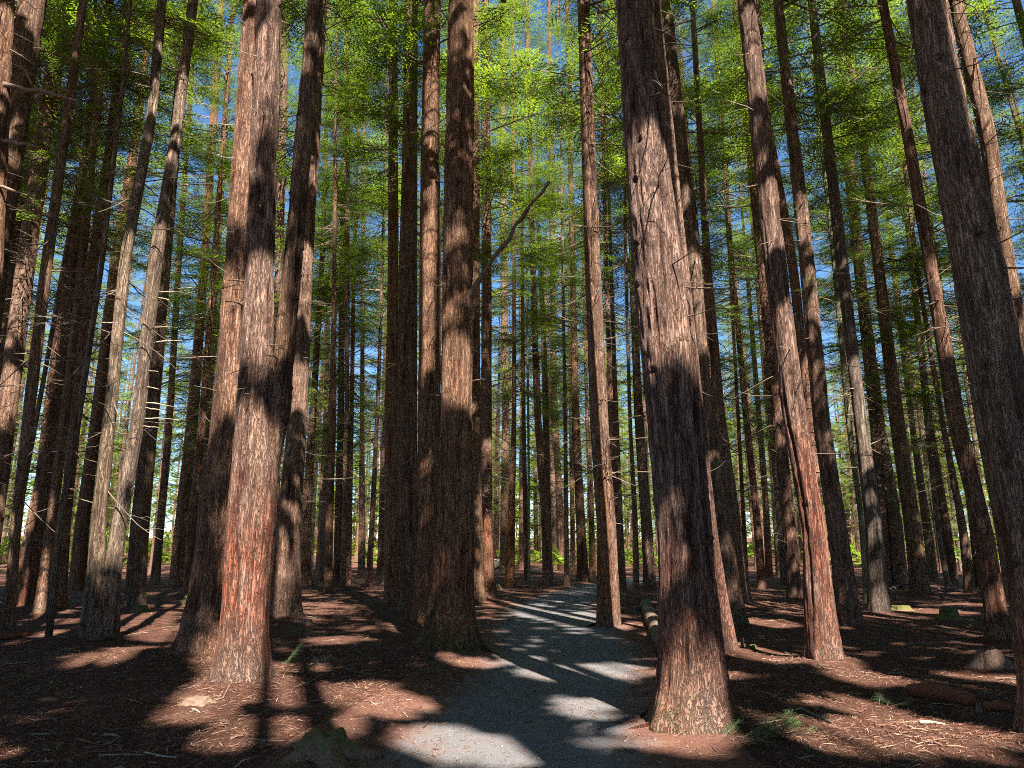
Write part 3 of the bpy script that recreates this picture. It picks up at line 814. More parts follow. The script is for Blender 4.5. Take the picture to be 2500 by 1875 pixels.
SHARED_CROWN = []
for i in range(5):
    r_ = np.random.default_rng(300 + i)
    SHARED_CROWN.append(crown_mesh('crown', crown_specs(r_, 20.0, 3.3, 132, 0.2, 0.92, 6), FINE))
LOW_CROWN = []
for i in range(3):
    r_ = np.random.default_rng(330 + i)
    LOW_CROWN.append(crown_mesh('crown', crown_specs(r_, 24.0, 3.2, 138, 0.05, 1.0, 6), FINE))
DEAD_LONG = [dead_mesh('dead_branchwork', 400 + i, 2.5, 13.5, 95, 0.25, 2.3, 3) for i in range(4)]
DEAD_SHORT = [dead_mesh('dead_branchwork', 420 + i, 2.6, 13.0, 34, 0.05, 0.75, 2, r0=0.36) for i in range(3)]
DEAD_MID = [dead_mesh('dead_branchwork', 440 + i, 2.0, 13.0, 75, 0.1, 1.5, 3, r0=0.30) for i in range(3)]

SHADE_N = 90
# ------------------------------------------------------------------ openings cut through the crowns so sun falls on chosen trunks and ground
LIT = []
def lit_tr(key, px, py, r): LIT.append((trunk_point(key, px, py), r))
def lit_gr(px, py, r): LIT.append((ground_flat(px, py), r))
for py, r in ((1640, .42), (1560, .42), (1470, .42), (1390, .42), (1310, .45), (1230, .42), (1160, .32)): lit_tr('B', 606, py, r)
for py in (160, 250, 320): lit_tr('A', 598, py, .25)
for py in range(900, 1630, 75): lit_tr('F', 1905 + (py - 800) * 0.14, py, .42)
for py in range(250, 1530, 90): lit_tr('D', 1430 + (py - 300) * 0.038, py, .36)
for py in (1240, 1320, 1400, 1480, 1550): lit_tr('T54', 1755, py, .36)
lit_tr('E', 1612, 830, .30); lit_tr('E', 1610, 770, .26)
for py in (100, 200, 300, 1330, 1400): lit_tr('T34', 1187, py, .32)
for py in (1320, 1370, 1420): lit_tr('T15', 436, py, .45)
for px, py in ((2350, 80), (2380, 200), (2410, 330), (2440, 520), (2455, 640)): lit_tr('T80', px, py, .35)
for py in (950, 1025, 1120): lit_tr('T67', 2085, py, .3)
lit_tr('T12', 350, 950, .3); lit_tr('T12', 330, 1050, .3); lit_tr('T12', 240, 1310, .3)
for key, px, py, r in (('T1', 62, 700, .3), ('T1', 45, 800, .3), ('T1', 20, 980, .3), ('T4', 85, 900, .3), ('T4', 75, 960, .3), ('T4', 110, 700, .25), ('T6', 150, 860, .3), ('T6', 143, 920, .3), ('T8', 235, 560, .3),
                       ('T12', 300, 680, .25), ('T12', 290, 760, .25), ('T12', 380, 640, .25), ('T12', 372, 760, .25), ('T12', 362, 850, .25), ('T12', 250, 1150, .25), ('T12', 320, 1120, .25), ('T18', 752, 760, .25), ('T18', 748, 690, .25),
                       ('T65', 1965, 560, .25), ('F', 1880, 560, .2), ('T55', 1702, 690, .25), ('T55', 1710, 820, .2), ('B', 640, 760, .22), ('B', 636, 840, .2), ('C', 1118, 980, .2), ('C', 1115, 940, .18), ('T31', 996, 960, .25), ('T31', 994, 1060, .3),
                       ('T31', 994, 1140, .3), ('T32', 1045, 880, .18), ('T78', 2300, 800, .22), ('T78', 2290, 720, .22), ('E', 1590, 500, .18), ('T2', 95, 60, .25), ('T32', 1060, 330, .3), ('T32', 1060, 260, .3), ('T78', 2200, 260, .25), ('G', 2330, 280, .14)):
    lit_tr(key, px, py, r)
for q in ((740, 1700, .35), (860, 1690, .4), (950, 1720, .35), (640, 1800, .4), (760, 1790, .3), (1060, 1800, .22), (1150, 1828, .28), (1190, 1835, .2),
          (1440, 1725, .25), (1660, 1800, .3), (1500, 1632, .35), (1430, 1635, .3), (450, 1545, .8), (330, 1590, .35), (240, 1625, .35),
          (560, 1700, .4), (480, 1740, .3), (1450, 1500, .55), (1330, 1500, .5), (1230, 1480, .4), (2090, 1650, .3), (1800, 1590, .4), (1900, 1610, .35), (1720, 1640, .3),
          (2250, 1790, .5), (2050, 1800, .3), (2100, 1720, .3), (2400, 1660, .3), (160, 1545, .4), (130, 1520, .4), (1850, 1480, .6), (1870, 1520, .5),
          (2250, 1490, .8), (1400, 1440, .8), (350, 1450, .5), (820, 1560, .3), (1090, 1615, .22), (1160, 1620, .2), (700, 1630, .35)):
    lit_gr(*q)
LP = np.array([p for p, r in LIT]); LR = np.array([r for p, r in LIT])
def ray_clear(pts, extra=0.0):
    """True for world points that lie in one of the openings"""
    pts = np.atleast_2d(pts)
    d = pts[:, None, :] - LP[None]
    tpar = d @ S
    perp = np.linalg.norm(d - tpar[..., None] * S, axis=-1)
    return ((perp < LR[None] + extra) & (tpar > 0.5)).any(1)
def ray_count(pts, extra):
    d = pts[:, None, :] - LP[None]
    tpar = d @ S
    perp = np.linalg.norm(d - tpar[..., None] * S, axis=-1)
    return int(((perp < LR[None] + extra) & (tpar > 0.5)).any(0).sum())

def align_quat(d):
    return Vector((0, 0, 1)).rotation_difference(Vector(tuple(d)))

# ------------------------------------------------------------------ build the trees of the inventory
ROOTS = {}
def place_crown(root, t, rng, specs_n=120, mode='auto'):
    P, D = t['P'], t['D']
    hb = (13.5 + 2.5 * rng.random()) if D < 15 else (9.5 + 3.5 * rng.random() if D < 30 else 6 + 4 * rng.random())
    Hc = t['H'] - hb + 0.6
    a, e = axis_at(t, hb), axis_at(t, t['H'])
    q = align_quat((e - a) / np.linalg.norm(e - a))
    if D < 18.5:
        n = 90 if D < 14.5 else 46
        specs = crown_specs(rng, Hc, 2.7 + 0.7 * rng.random(), n, 0.2)
        R3 = np.array(q.to_matrix())
        me = crown_mesh('crown', specs, SHADE if D < 14.5 else FINE, LEAF, (t['base'] + a, R3))
        if me is None: return
        o = link('crown', me, root, tuple(a))
        o.rotation_mode = 'QUATERNION'; o.rotation_quaternion = q
    else:
        me = random.choice(SHARED_CROWN)
        o = link('crown', me, root, tuple(a))
        o.rotation_mode = 'QUATERNION'
        o.rotation_quaternion = q @ Vector((1, 0, 0)).rotation_difference(Vector((1, 0, 0))) @ Matrix.Rotation(rng.random() * 6.28, 3, 'Z').to_quaternion()
        k = Hc / 20.0
        o.scale = (0.85 + 0.4 * rng.random(),) * 2 + (k,)

def build_tree(key, t):
    rng = np.random.default_rng(abs(hash_str(key)) % 100000)
    D, H, P, R = t['D'], t['H'], t['P'], t['R']
    bz = H1(t['base'][0], t['base'][1])
    root = link('redwood_tree' if t['bark'] == 'r' else ('pale_barked_tree' if t['bark'] == 'p' else 'mossy_barked_tree'), None, None, (t['base'][0], t['base'][1], bz - 0.02))
    root.empty_display_size = 0.3
    ROOTS[key] = root
    zvis = min(H, 1.6 + D * 0.93 + 0.6)
    if D < 11.5: nseg, dz = 150, 0.038
    elif D < 15: nseg, dz = 88, 0.066
    elif D < 20: nseg, dz = 60, 0.12
    elif D < 30: nseg, dz = 44, 0.22
    else: nseg, dz = 22, 0.5
    if R[0] < 0.14: nseg = max(12, nseg // 3); dz *= 1.6
    zs = np.concatenate([np.arange(-0.35, zvis, dz), np.linspace(zvis, H, 14)[1:]])
    amp = min(0.052, 0.11 * R[1]) * t.get('rough', 0.8) if t['bark'] == 'r' else min(0.012, 0.035 * R[1])
    crack = None
    az_cam = math.atan2(-t['base'][1], -t['base'][0])
    if key == 'F': crack = (az_cam - 0.6, 0.1, 4.2, 0.035)
    if key == 'E': crack = (az_cam + 0.25, 0.2, 2.2, 0.03)
    if key == 'B': crack = (az_cam - 0.55, -0.3, 4.6, 0.045)
    me = trunk_mesh('trunk', P, R, zs, nseg, abs(hash_str(key)) % 9973, amp, t.get('flare', .2), 5, t.get('red', 0.15), t.get('redz', (0, 1.4)), t.get('moss', 0.1),
                    (MATS[t['bark']],), scars=26 if D < 15 else 0, crack=crack)
    link('trunk', me, root)
    place_crown(root, t, rng) if not t.get('sapling') else None
    # dead side branches under the crown
    if not t.get('sapling'):
        if D < 15: me = random.choice(DEAD_SHORT)
        elif D < 24: me = random.choice(DEAD_MID)
        else: me = random.choice(DEAD_LONG)
        d = axis_at(t, 12) - axis_at(t, 2); d /= np.linalg.norm(d)
        o = link('dead_branchwork', me, root, tuple(axis_at(t, 0) * 1.0))
        o.rotation_mode = 'QUATERNION'
        o.rotation_quaternion = align_quat(d) @ Matrix.Rotation(rng.random() * 6.28, 3, 'Z').to_quaternion()
        a2 = axis_at(t, 2); o.location = Vector(tuple(a2 - d * (2 / d[2])))
        o['kind'] = 'stuff'
    return root

def hash_str(s):
    h = 7
    for ch in s: h = (h * 131 + ord(ch)) % 1000003
    return h

SLIM = 'slim redwood pole standing among the dense middle distance trunks past the clearing'
for k, t in T.items():
    r = build_tree(k, t)
    if t['label']: tag(r, t['label'], 'tree', 'redwoods around the path')
    else: tag(r, SLIM, 'tree', 'slim poles past the clearing')

# forks: second stems of the twin trees
def stem_part(key, pts, zlow, res, bark, nm='stem'):
    t = T[key]; root = ROOTS[key]
    b = t['base']; dh = np.array([b[0], b[1], 0]) / t['D']
    P, R = [], []
    for (x, y, w) in pts:
        d = ray(x, y); s = t['D'] / (d @ dh)
        P.append(CAMP + d * s - b); R.append(0.5 * w * s / F_PX / math.sqrt(1 + ((x - CX) / F_PX) ** 2))
    P = np.array(P); R = np.array(R)
    d = P[-1] - P[-2]; d /= d[2]; d[:2] *= 0.4
    Ht = 29.0
    for q in (0.5, 1.0):
        P = np.vstack([P, P[-1] + d * (Ht - P[len(pts) - 1, 2]) / 2]); R = np.append(R, max(0.03, R[len(pts) - 1] * (1 - q)))
    zv = 1.6 + t['D'] * 0.93
    zs = np.concatenate([np.arange(P[0, 2], zv, res[1]), np.linspace(zv, Ht, 10)[1:]])
    me = trunk_mesh('stem', P, R, zs, res[0], hash_str(key) % 997 + 5, 0.016 if bark == 'r' else 0.008, 0.0, 5, 0.15, (0, 1), 0.0, (MATS[bark],), scars=14)
    o = link(nm, me, root)
    rng = np.random.default_rng(hash_str(key))
    hb = 14.0
    tt = dict(P=P, H=Ht)
    a = axis_at(tt, hb)
    m2 = crown_mesh('crown', crown_specs(rng, Ht - hb, 2.6, 80), SHADE, LEAF, (b + a, None))
    if m2: link('crown', m2, root, tuple(a))
    return P, R
stem_part('B', [(636, 1300, 44), (652, 1150, 56), (680, 1025, 53), (695, 850, 47), (714, 650, 43), (742, 330, 40), (770, 0, 36)], 0, (110, 0.04), 'r')
stem_part('T12', [(262, 1566, 58), (272, 1430, 44), (289, 1300, 37), (335, 1040, 33), (378, 650, 33), (425, 366, 28), (456, 122, 25), (472, 0, 24)], 0, (90, 0.06), 'p')

# ------------------------------------------------------------------ named bare branches
def px_on(key, px, py, off=0.0):
    t = T[key]; b = t['base']; dh = np.array([b[0], b[1], 0]) / t['D']
    d = ray(px, py); return CAMP + d * ((t['D'] + off) / (d @ dh))
def branch_part(key, a, c, r0, r1, bend=0.06, mat=DEADWOOD, name='branch', n=8, off0=0.0, off1=-0.3, sides=7):
    root = ROOTS[key]
    p0, p1 = px_on(key, a[0], a[1], off0), px_on(key, c[0], c[1], off1)
    s = np.linspace(0, 1, n)[:, None]
    L = np.linalg.norm(p1 - p0)
    rng = np.random.default_rng(int(a[0] * 7 + a[1]))
    pts = p0 + (p1 - p0) * s + np.array([0, 0, 1]) * (bend * L * 4 * s * (1 - s)) + rng.normal(size=(n, 3)) * 0.012 * L * (s * (1 - s) * 4)
    rad = (r0 + (r1 - r0) * s[:, 0]) * (1 + 0.15 * rng.normal(size=n))
    V, Q, Tr = tube(pts - np.array(root.location), rad, sides)
    me = mesh_np(name, V, [Q, Tr], [mat])
    return link(name, me, root)
branch_part('C', (1128, 745), (1341, 443), .062, .022, .012, GREYLOG, 'broken_limb', 12, -0.1, -0.9, 10)
for (a_, c_) in (((1210, 628), (1240, 600)), ((1262, 556), (1300, 560)), ((1300, 500), (1322, 520)), ((1235, 595), (1222, 560))):
    branch_part('C', a_, c_, .012, .004, .05, DEADWOOD, 'twig', 6, -0.45, -0.6, 5)
branch_part('T3', (-25, 203), (188, 247), .055, .02, .02, DEADWOOD, off0=0, off1=-.6)
branch_part('T3', (-30, 338), (100, 360), .05, .018, .01, DEADWOOD, off0=0, off1=-.5)
branch_part('T3', (-40, 445), (66, 477), .04, .012, .01, DEADWOOD, off0=0, off1=-.5)
for a, c in (((370, 838), (446, 832)), ((355, 907), (386, 907)), ((350, 943), (388, 951)), ((345, 982), (437, 997)), ((342, 995), (407, 1005)), ((340, 1023), (436, 1025)), ((338, 1042), (387, 1044)),
             ((385, 714), (448, 714)), ((385, 727), (414, 733)), ((375, 800), (434, 800))):
    branch_part('T12', a, c, .014, .006, .03, PALEWOOD, off0=0, off1=-.25, sides=5)
for key, a, c in (('B', (606, 690), (556, 685)), ('B', (600, 748), (552, 736)), ('T18', (722, 676), (769, 669)), ('T18', (720, 742), (790, 737)), ('T18', (714, 862), (747, 860)), ('T18', (710, 881), (753, 874)),
                  ('B', (690, 880), (652, 868)), ('C', (1150, 935), (1188, 926)), ('C', (1128, 790), (1158, 772)), ('T32', (1075, 737), (1046, 737)), ('T32', (1075, 800), (1033, 795)), ('T32', (1074, 820), (1052, 822))):
    branch_part(key, a, c, .016, .007, .04, DEADWOOD, off0=0.1, off1=-.45, sides=5)
branch_part('T67', (2122, 1087), (2190, 1056), .022, .004, .0, PALEWOOD, off0=0, off1=-.3)
# surface roots of the big trunk by the path and of the mossy one
def root_part(key, pxs, rs):
    root = ROOTS[key]
    pts = []
    for (x, y), r in zip(pxs, rs):
        g_ = ground_px(x, y); g_[2] = H1(g_[0], g_[1]) + r * 0.25; pts.append(g_)
    pts = np.array(pts); n = 4 * len(pts)
    s0 = np.linspace(0, 1, len(pts)); s1 = np.linspace(0, 1, n)
    P = np.stack([np.interp(s1, s0, pts[:, i]) for i in range(3)], 1)
    for i in range(3): P[1:-1, i] = (P[:-2, i] + P[1:-1, i] + P[2:, i]) / 3
    V, Q, Tr = tube(P - np.array(root.location), np.interp(s1, s0, rs), 8)
    link('surface_root', mesh_np('surface_root', V, [Q, Tr], [BARK]), root)
root_part('E', [(1620, 1752), (1590, 1742), (1560, 1752), (1545, 1768), (1500, 1766)], [.06, .04, .028, .02, .01])
root_part('E', [(1630, 1762), (1580, 1775), (1535, 1782)], [.05, .03, .012])
root_part('C', [(1150, 1575), (1182, 1588), (1215, 1600)], [.07, .05, .02])
root_part('D', [(1465, 1525), (1445, 1530), (1428, 1532)], [.07, .05, .02])

# leafy sprigs growing straight out of trunks
def sprig_part(key, px, py, L, n, seed, mat=LEAF_BRIGHT, off=-0.35):
    root = ROOTS[key]; rng = np.random.default_rng(seed)
    p = px_on(key, px, py, off) - np.array(root.location)
    specs = [(0, rng.random() * 6.28, L * (0.6 + 0.6 * rng.random()), math.radians(rng.normal() * 25 + 5), int(rng.integers(5)), 0.6 + 0.4 * rng.random()) for _ in range(n)]
    link('leafy_sprig', crown_mesh('leafy_sprig', specs, FINE, mat), root, tuple(p))
for key, px, py, L, n in (('T65', 1930, 270, .75, 5), ('T65', 1912, 100, .7, 4), ('T65', 1900, 30, .7, 4), ('T65', 1958, 520, .6, 4), ('T65', 1982, 700, .55, 4), ('T65', 1920, 370, .6, 3),
                          ('T64', 1982, 905, .5, 3), ('T64', 1998, 1050, .55, 4), ('T6', 170, 620, .7, 4), ('T6', 128, 715, .5, 3), ('T8', 215, 850, .5, 3), ('T4', 160, 420, 1.0, 6), ('T67', 2071, 60, .8, 4), ('T70', 2100, 450, .8, 5)):
    sprig_part(key, px, py, L, n, int(px + py))
# sapling beyond the path
t = T['T85']; rng = np.random.default_rng(77); root = ROOTS['T85']
specs = [(2.5 + 0.32 * i + rng.random() * .3, rng.random() * 6.28, 0.5 + 0.5 * rng.random(), math.radians(20 * rng.random() - 5), int(rng.integers(5)), rng.random()) for i in range(30)]
link('crown', crown_mesh('crown', specs, FINE, LEAF_DRY), root, tuple(axis_at(t, 4.0) * np.array([1, 1, 0]) + np.array([0, 0, 4.2])))
o = link('dead_branchwork', DEAD_MID[1], root, (0, 0, 0)); o.scale = (.8, .8, .6); o['kind'] = 'stuff'

# ------------------------------------------------------------------ background redwoods
zs_l = np.concatenate([np.arange(-0.35, 2, 0.35), np.arange(2, 30.1, 1.0)])
STD = []
for i in range(6):
    rng = np.random.default_rng(500 + i)
    hh = np.linspace(0, 30, 12)
    P = np.stack([np.cumsum(rng.normal(size=12)) * 0.05, np.cumsum(rng.normal(size=12)) * 0.05, hh], 1); P[:, :2] -= P[0, :2]
    R = 0.25 * (1 - hh / 31) ** 0.8
    STD.append((P, trunk_mesh('trunk', P, R, zs_l, 20, 700 + i, 0.012, 0.3, 5, 0.4, (0, 2.), 0.1, (BARK,))))
STDP = [(P, trunk_mesh('trunk', P, 0.25 * (1 - P[:, 2] / 31) ** 0.8, zs_l, 20, 720 + i, 0.008, 0.2, 5, 0.2, (0, 1.), 0.1, (BARK_PALE,))) for i, (P, _) in enumerate(STD[:3])]

placed = [tuple(t['base'][:2]) for t in T.values()]
def std_tree(x, y, dia, H, crown=None, dead=True, pale=False, lean=0.015, rng=RNG, specs=None, hb=10.0, low=False):
    P, me = (STDP if pale else STD)[int(rng.integers(3 if pale else 6))]
    root = link('pale_barked_tree' if pale else 'redwood_tree', None, None, (x, y, H1(x, y) - 0.03))
    root.rotation_euler = (rng.normal() * lean, rng.normal() * lean, 0)
    root.empty_display_size = 0.3
    tr_ = link('trunk', me, root); k = dia / 0.5; tr_.scale = (k, k, H / 30.0); tr_.rotation_euler = (0, 0, rng.random() * 6.28)
    if crown is not None:
        c = link('crown', crown, root, (0, 0, hb)); c.rotation_euler = (0, 0, rng.random() * 6.28)
        w = 0.8 + 0.45 * rng.random(); base_len = 24.0 if low else 20.0
        c.scale = (w, w, (H - hb + 0.6) / base_len)
    if dead:
        d = link('dead_branchwork', DEAD_LONG[int(rng.integers(4))], root); d.rotation_euler = (0, 0, rng.random() * 6.28); d['kind'] = 'stuff'
        w = 0.7 + 0.5 * rng.random(); d.scale = (w, w, 0.8 + 0.25 * rng.random())
    return root

BG_LAB = [('red barked redwood deep in the dense stand beyond the inner trees', 'deep stand redwoods'),
          ('far slender redwood with green boughs reaching low at the back of the stand', 'far low boughed redwoods'),
          ('pale barked slender tree scattered deep in the dark stand', 'pale trees in the stand')]
cnt = 0; tries = 0
rngb = np.random.default_rng(21)
while cnt < 205 and tries < 20000:
    tries += 1
    u = rngb.random()
    D = 27 + (128 - 27) * u ** 0.95
    az = (rngb.random() * 2 - 1) * 0.70
    x, y = D * math.sin(az), D * math.cos(az)
    mind = 2.1 if D < 45 else 2.6
    if min((x - a) ** 2 + (y - b_) ** 2 for a, b_ in placed) < mind ** 2: continue
    if path_dist(np.array([x]), np.array([y]))[0] < 1.25: continue
    if D < 42 and rngb.random() < 0.45: continue
    placed.append((x, y)); cnt += 1
    pale = rngb.random() < 0.16
    far = D > 55
    H = 24 + 11 * rngb.random()
    if far:
        hb = 1.5 + 4 * rngb.random(); cr = LOW_CROWN[int(rngb.integers(3))]
    else:
        hb = 6 + 4 * rngb.random(); cr = SHARED_CROWN[int(rngb.integers(5))]
    dia = (0.24 + 0.38 * rngb.random() ** 1.3) * (0.75 if pale else 1)
    r = std_tree(x, y, dia, H, cr, D < 75, pale, 0.015, rngb, None, hb, far)
    lab = BG_LAB[2] if pale else (BG_LAB[1] if far else BG_LAB[0])
    tag(r, lab[0], 'tree', lab[1])

# the stand goes on behind and beside the viewpoint and shades the path; some trees are added for shade
rngs = np.random.default_rng(31)
V, Q, MI, TT = [], [], [], []; n = 0; n_sh = 0
SPOTS = [(a_, c_, 1.6) for a_ in np.arange(-27, 40, 3.7) for c_ in np.arange(-33, 37, 3.7)]
SPOTS = [(8.6, -2.6, .3), (10.2, -7.5, .3), (7.4, -9.8, .3), (11.5, -11.5, .3), (9.0, -14.5, .3), (-2.2, -4.8, .3), (-1.9, -9.2, .3), (3.2, -8.2, .3), (3.4, -12.4, .3), (-4.6, -2.6, .3), (-1.0, -4.2, .3), (-0.2, -8.0, .3), (1.6, -11.0, .3), (-2.9, -0.6, .2), (0.9, -14.0, .3), (3.7, -5.0, .3), (4.8, -2.2, .3), (5.8, -5.6, .3), (2.4, -3.0, .3), (5.2, -8.8, .3)] + SPOTS  # listed spots: unseen trees added by hand to darken certain trunks and ground
for gxi, gyi, jit_ in SPOTS:
    if True:
        best = None
        jit_ = max(jit_, 0.9)
        for _ in range(12):
            x = gxi + rngs.uniform(-jit_, jit_); y = gyi + rngs.uniform(-jit_, jit_)
            az = math.atan2(x, y)
            if y > 0 and abs(az) < 0.72 and math.hypot(x, y) > 2: continue
            if x < -6 and y > 18: continue
            if math.hypot(x, y) < 2.6: continue
            if path_dist(np.array([x]), np.array([y]))[0] < 1.3: continue
            if min((x - a) ** 2 + (y - b_) ** 2 for a, b_ in placed) < 1.7 ** 2: continue
            col_pts = np.stack([np.full(30, x), np.full(30, y), np.linspace(0, 28, 30)], 1)
            hits = ray_count(col_pts, 0.12)
            if best is None or hits < best[0]: best = (hits, x, y)
        if best is None: continue
        _, x, y = best
        # only where the crown's shade, or the trunk itself, comes near the view
        dd_ = np.linspace(6, 29, 12); sx, sy = x - S[0] / math.hypot(S[0], S[1]) * dd_, y - S[1] / math.hypot(S[0], S[1]) * dd_
        inview = (sy > 2) & (np.abs(np.arctan2(sx, sy)) < 0.75)
        if not inview.any() and not (y > 0 and abs(math.atan2(x, y)) < 0.95): continue
        H = 27 + 8 * rngs.random(); hb = 10.5 + 3.5 * rngs.random(); z0 = H1(x, y)
        placed.append((x, y)); n_sh += 1
        rb = 0.17 + 0.13 * rngs.random()
        v, q, _ = tube(np.array([[x, y, z0 - .2], [x, y, z0 + .4], [x, y, 6], [x, y, 16], [x, y, H]]), np.array([rb * 1.35, rb, rb * .85, rb * .55, .03]), 9, False)
        V.append(v); Q.append(q + n); MI.append(np.full(len(q), 2)); TT.append(np.zeros(len(v))); n += len(v)
        for sp in crown_specs(rngs, H - hb, 3.0, SHADE_N, 0.2):
            M, o_ = bough_matrix(sp); tpl = SHADE[sp[4]]
            tip = M @ np.array([1.0, 0, 0]) + o_ + np.array([x, y, hb])
            if tip[1] > 1 and abs(math.atan2(tip[0], tip[1])) < 0.70 and (tip[2] - 1.6) / math.hypot(tip[0], tip[1]) < 1.05: continue
            lv = tpl['LV'] @ M.T + o_
            lt = trim_leaves(lv, tpl['LT'], sp, M, o_, np.array([x, y, hb]))
            lv = lv + np.array([x, y, hb])
            V.append(lv); Q.append(lt + n); MI.append(np.zeros(len(lt), int)); TT.append(np.clip(0.4 * tpl['TI'] + 0.6 * sp[5], 0, 1)); n += len(lv)
me = mesh_np('surrounding_forest', np.vstack(V), [np.vstack(Q)], [LEAF, DEADWOOD, BARK], np.concatenate(MI),
             {'tint': ('FLOAT', np.concatenate(TT)), 'ridge': ('FLOAT', np.full(n, .5)), 'red': ('FLOAT', np.zeros(n)), 'moss': ('FLOAT', np.zeros(n))}, smooth=False)
tag(link('surrounding_forest', me), 'redwood stand continuing around the near path, some trees added to shade it', 'forest', kind='stuff')
print('shade trees', n_sh, 'background', cnt)

# the far wood that closes the view
rngf = np.random.default_rng(41)
V, Q, MI, TT = [], [], [], []; n = 0
for k in range(330):
    az = (rngf.random() * 2 - 1) * 0.85
    D = 85 + 95 * rngf.random() ** 0.7
    x, y = D * math.sin(az), D * math.cos(az); z0 = -0.5
    if path_dist(np.array([x]), np.array([y]))[0] < 1.3: continue
    Ht = 22 + 12 * rngf.random(); hb = (0.0 + 2 * rngf.random()) if D > 115 else 4 + 5 * rngf.random(); z0 = H1(x, y) - 0.3; hb += z0
    v, q, _ = tube(np.array([[x, y, z0], [x, y, Ht * .5], [x, y, Ht]]), np.array([.32, .22, .04]) * (0.35 + 0.6 * rngf.random()), 6, False)
    V.append(v); Q.append(q + n); MI.append(np.full(len(q), 2)); TT.append(np.zeros(len(v))); n += len(v)
    for sp in crown_specs(rngf, Ht - hb, 4.4, 44 if D > 115 else 38, 0.0):
        M, o_ = bough_matrix(sp); tpl = SHADE[sp[4]]
        lv = tpl['LV'] * np.array([1, 1, 1.6]) @ M.T + o_ + np.array([x, y, hb])
        V.append(lv); Q.append(tpl['LT'] + n); MI.append(np.zeros(len(tpl['LT']), int)); TT.append(np.clip(0.4 * tpl['TI'] + 0.6 * sp[5], 0, 1)); n += len(lv)
for k in range(330):
    az = (rngf.random() * 2 - 1) * 0.85; D = 58 + 110 * rngf.random()
    x, y = D * math.sin(az), D * math.cos(az)
    if path_dist(np.array([x]), np.array([y]))[0] < 1.6: continue
    z0 = H1(x, y); tn = rngf.random(); hs = 0.6 + 2.2 * rngf.random() ** 1.5
    for j in range(9):
        sp = (hs * j / 9, rngf.random() * 6.28, 1.0 + 1.1 * rngf.random(), math.radians(10 + 40 * rngf.random()), int(rngf.integers(5)), tn)
        M, o_ = bough_matrix(sp); tpl = SHADE[sp[4]]
        lv = tpl['LV'] @ M.T + o_ + np.array([x, y, z0])
        V.append(lv); Q.append(tpl['LT'] + n); MI.append(np.zeros(len(tpl['LT']), int)); TT.append(np.clip(0.3 * tpl['TI'] + 0.7 * sp[5], 0, 1)); n += len(lv)
nv = n
me = mesh_np('distant_forest', np.vstack(V), [np.vstack(Q)], [LEAF, DEADWOOD, BARK], np.concatenate(MI),
             {'tint': ('FLOAT', np.concatenate(TT)), 'ridge': ('FLOAT', np.full(nv, .5)), 'red': ('FLOAT', np.zeros(nv)), 'moss': ('FLOAT', np.zeros(nv))}, smooth=False)
tag(link('distant_forest', me), 'distant green wood closing the view behind all the trunks', 'forest', kind='stuff')

# ------------------------------------------------------------------ needle litter as loose pieces on the floor
def litter(name, N, r0, r1, lmin, lmax, wmin, wmax, seed, mat, on_path=0.10, curl=True, tlo=0.0, thi=1.0):
    rng = np.random.default_rng(seed)
    D = np.sqrt(rng.random(N * 2) * (r1 ** 2 - r0 ** 2) + r0 ** 2)
    az = (rng.random(N * 2) * 2 - 1) * 0.68
    x, y = D * np.sin(az), D * np.cos(az)
    pd = path_dist(x, y)
    keep = (pd > 0.92) | (rng.random(N * 2) < np.where(pd > 0.7, 0.5, on_path))
    keep &= vnoise(x * 1.3, y * 1.3, 0, 55) > rng.random(N * 2) * 0.75 - 0.05
    x, y = x[keep][:N], y[keep][:N]; N = len(x)
    L = lmin + (lmax - lmin) * rng.random(N) ** 2; W = wmin + (wmax - wmin) * rng.random(N)
    a = rng.random(N) * 6.283
    dx, dy = np.cos(a), np.sin(a)
    bend = rng.normal(size=N) * 0.22
    mx, my = x + dx * L * .5 - dy * bend * L * .5, y + dy * L * .5 + dx * bend * L * .5
    ex, ey = x + dx * L, y + dy * L
    lift = 0.004 + 0.5 * W
    z0 = hgt(x, y) + lift + np.where(rng.random(N) < .3, rng.random(N) * .02, 0)
    z1 = hgt(mx, my) + lift + rng.random(N) * .012; z2 = hgt(ex, ey) + lift + np.where(rng.random(N) < .3, rng.random(N) * .03, 0)
    px_, py_ = -dy * W * .5, dx * W * .5
    V = np.stack([np.stack([x - px_, y - py_, z0], 1), np.stack([x + px_, y + py_, z0 + W * .4], 1),
                  np.stack([mx - px_, my - py_, z1], 1), np.stack([mx + px_, my + py_, z1 + W * .4], 1), np.stack([ex, ey, z2], 1)], 1).reshape(-1, 3)
    i = np.arange(N) * 5
    Q = np.stack([i, i + 1, i + 3, i + 2], 1); Tq = np.stack([i + 2, i + 3, i + 4], 1)
    tint = np.repeat(tlo + (thi - tlo) * rng.random(N), 5)
    return mesh_np(name, V, [Q, Tq], [mat], attrs={'tint': ('FLOAT', tint)}, smooth=False)
lo = link('needle_litter', litter('needle_litter', 72000, 3.6, 13.0, 0.025, 0.13, .002, .0055, 61, LITTER_M, 0.4, thi=1.0))
tag(lo, 'loose dry redwood needles and shed twigs strewn over the floor', 'litter', kind='stuff')
lo = link('twig_litter', litter('twig_litter', 26000, 4.0, 34, 0.06, 0.36, .003, .012, 62, LITTER_M, 0.05, tlo=.1, thi=1.0))
tag(lo, 'small shed twigs and bark flakes strewn across the forest floor', 'litter', kind='stuff')

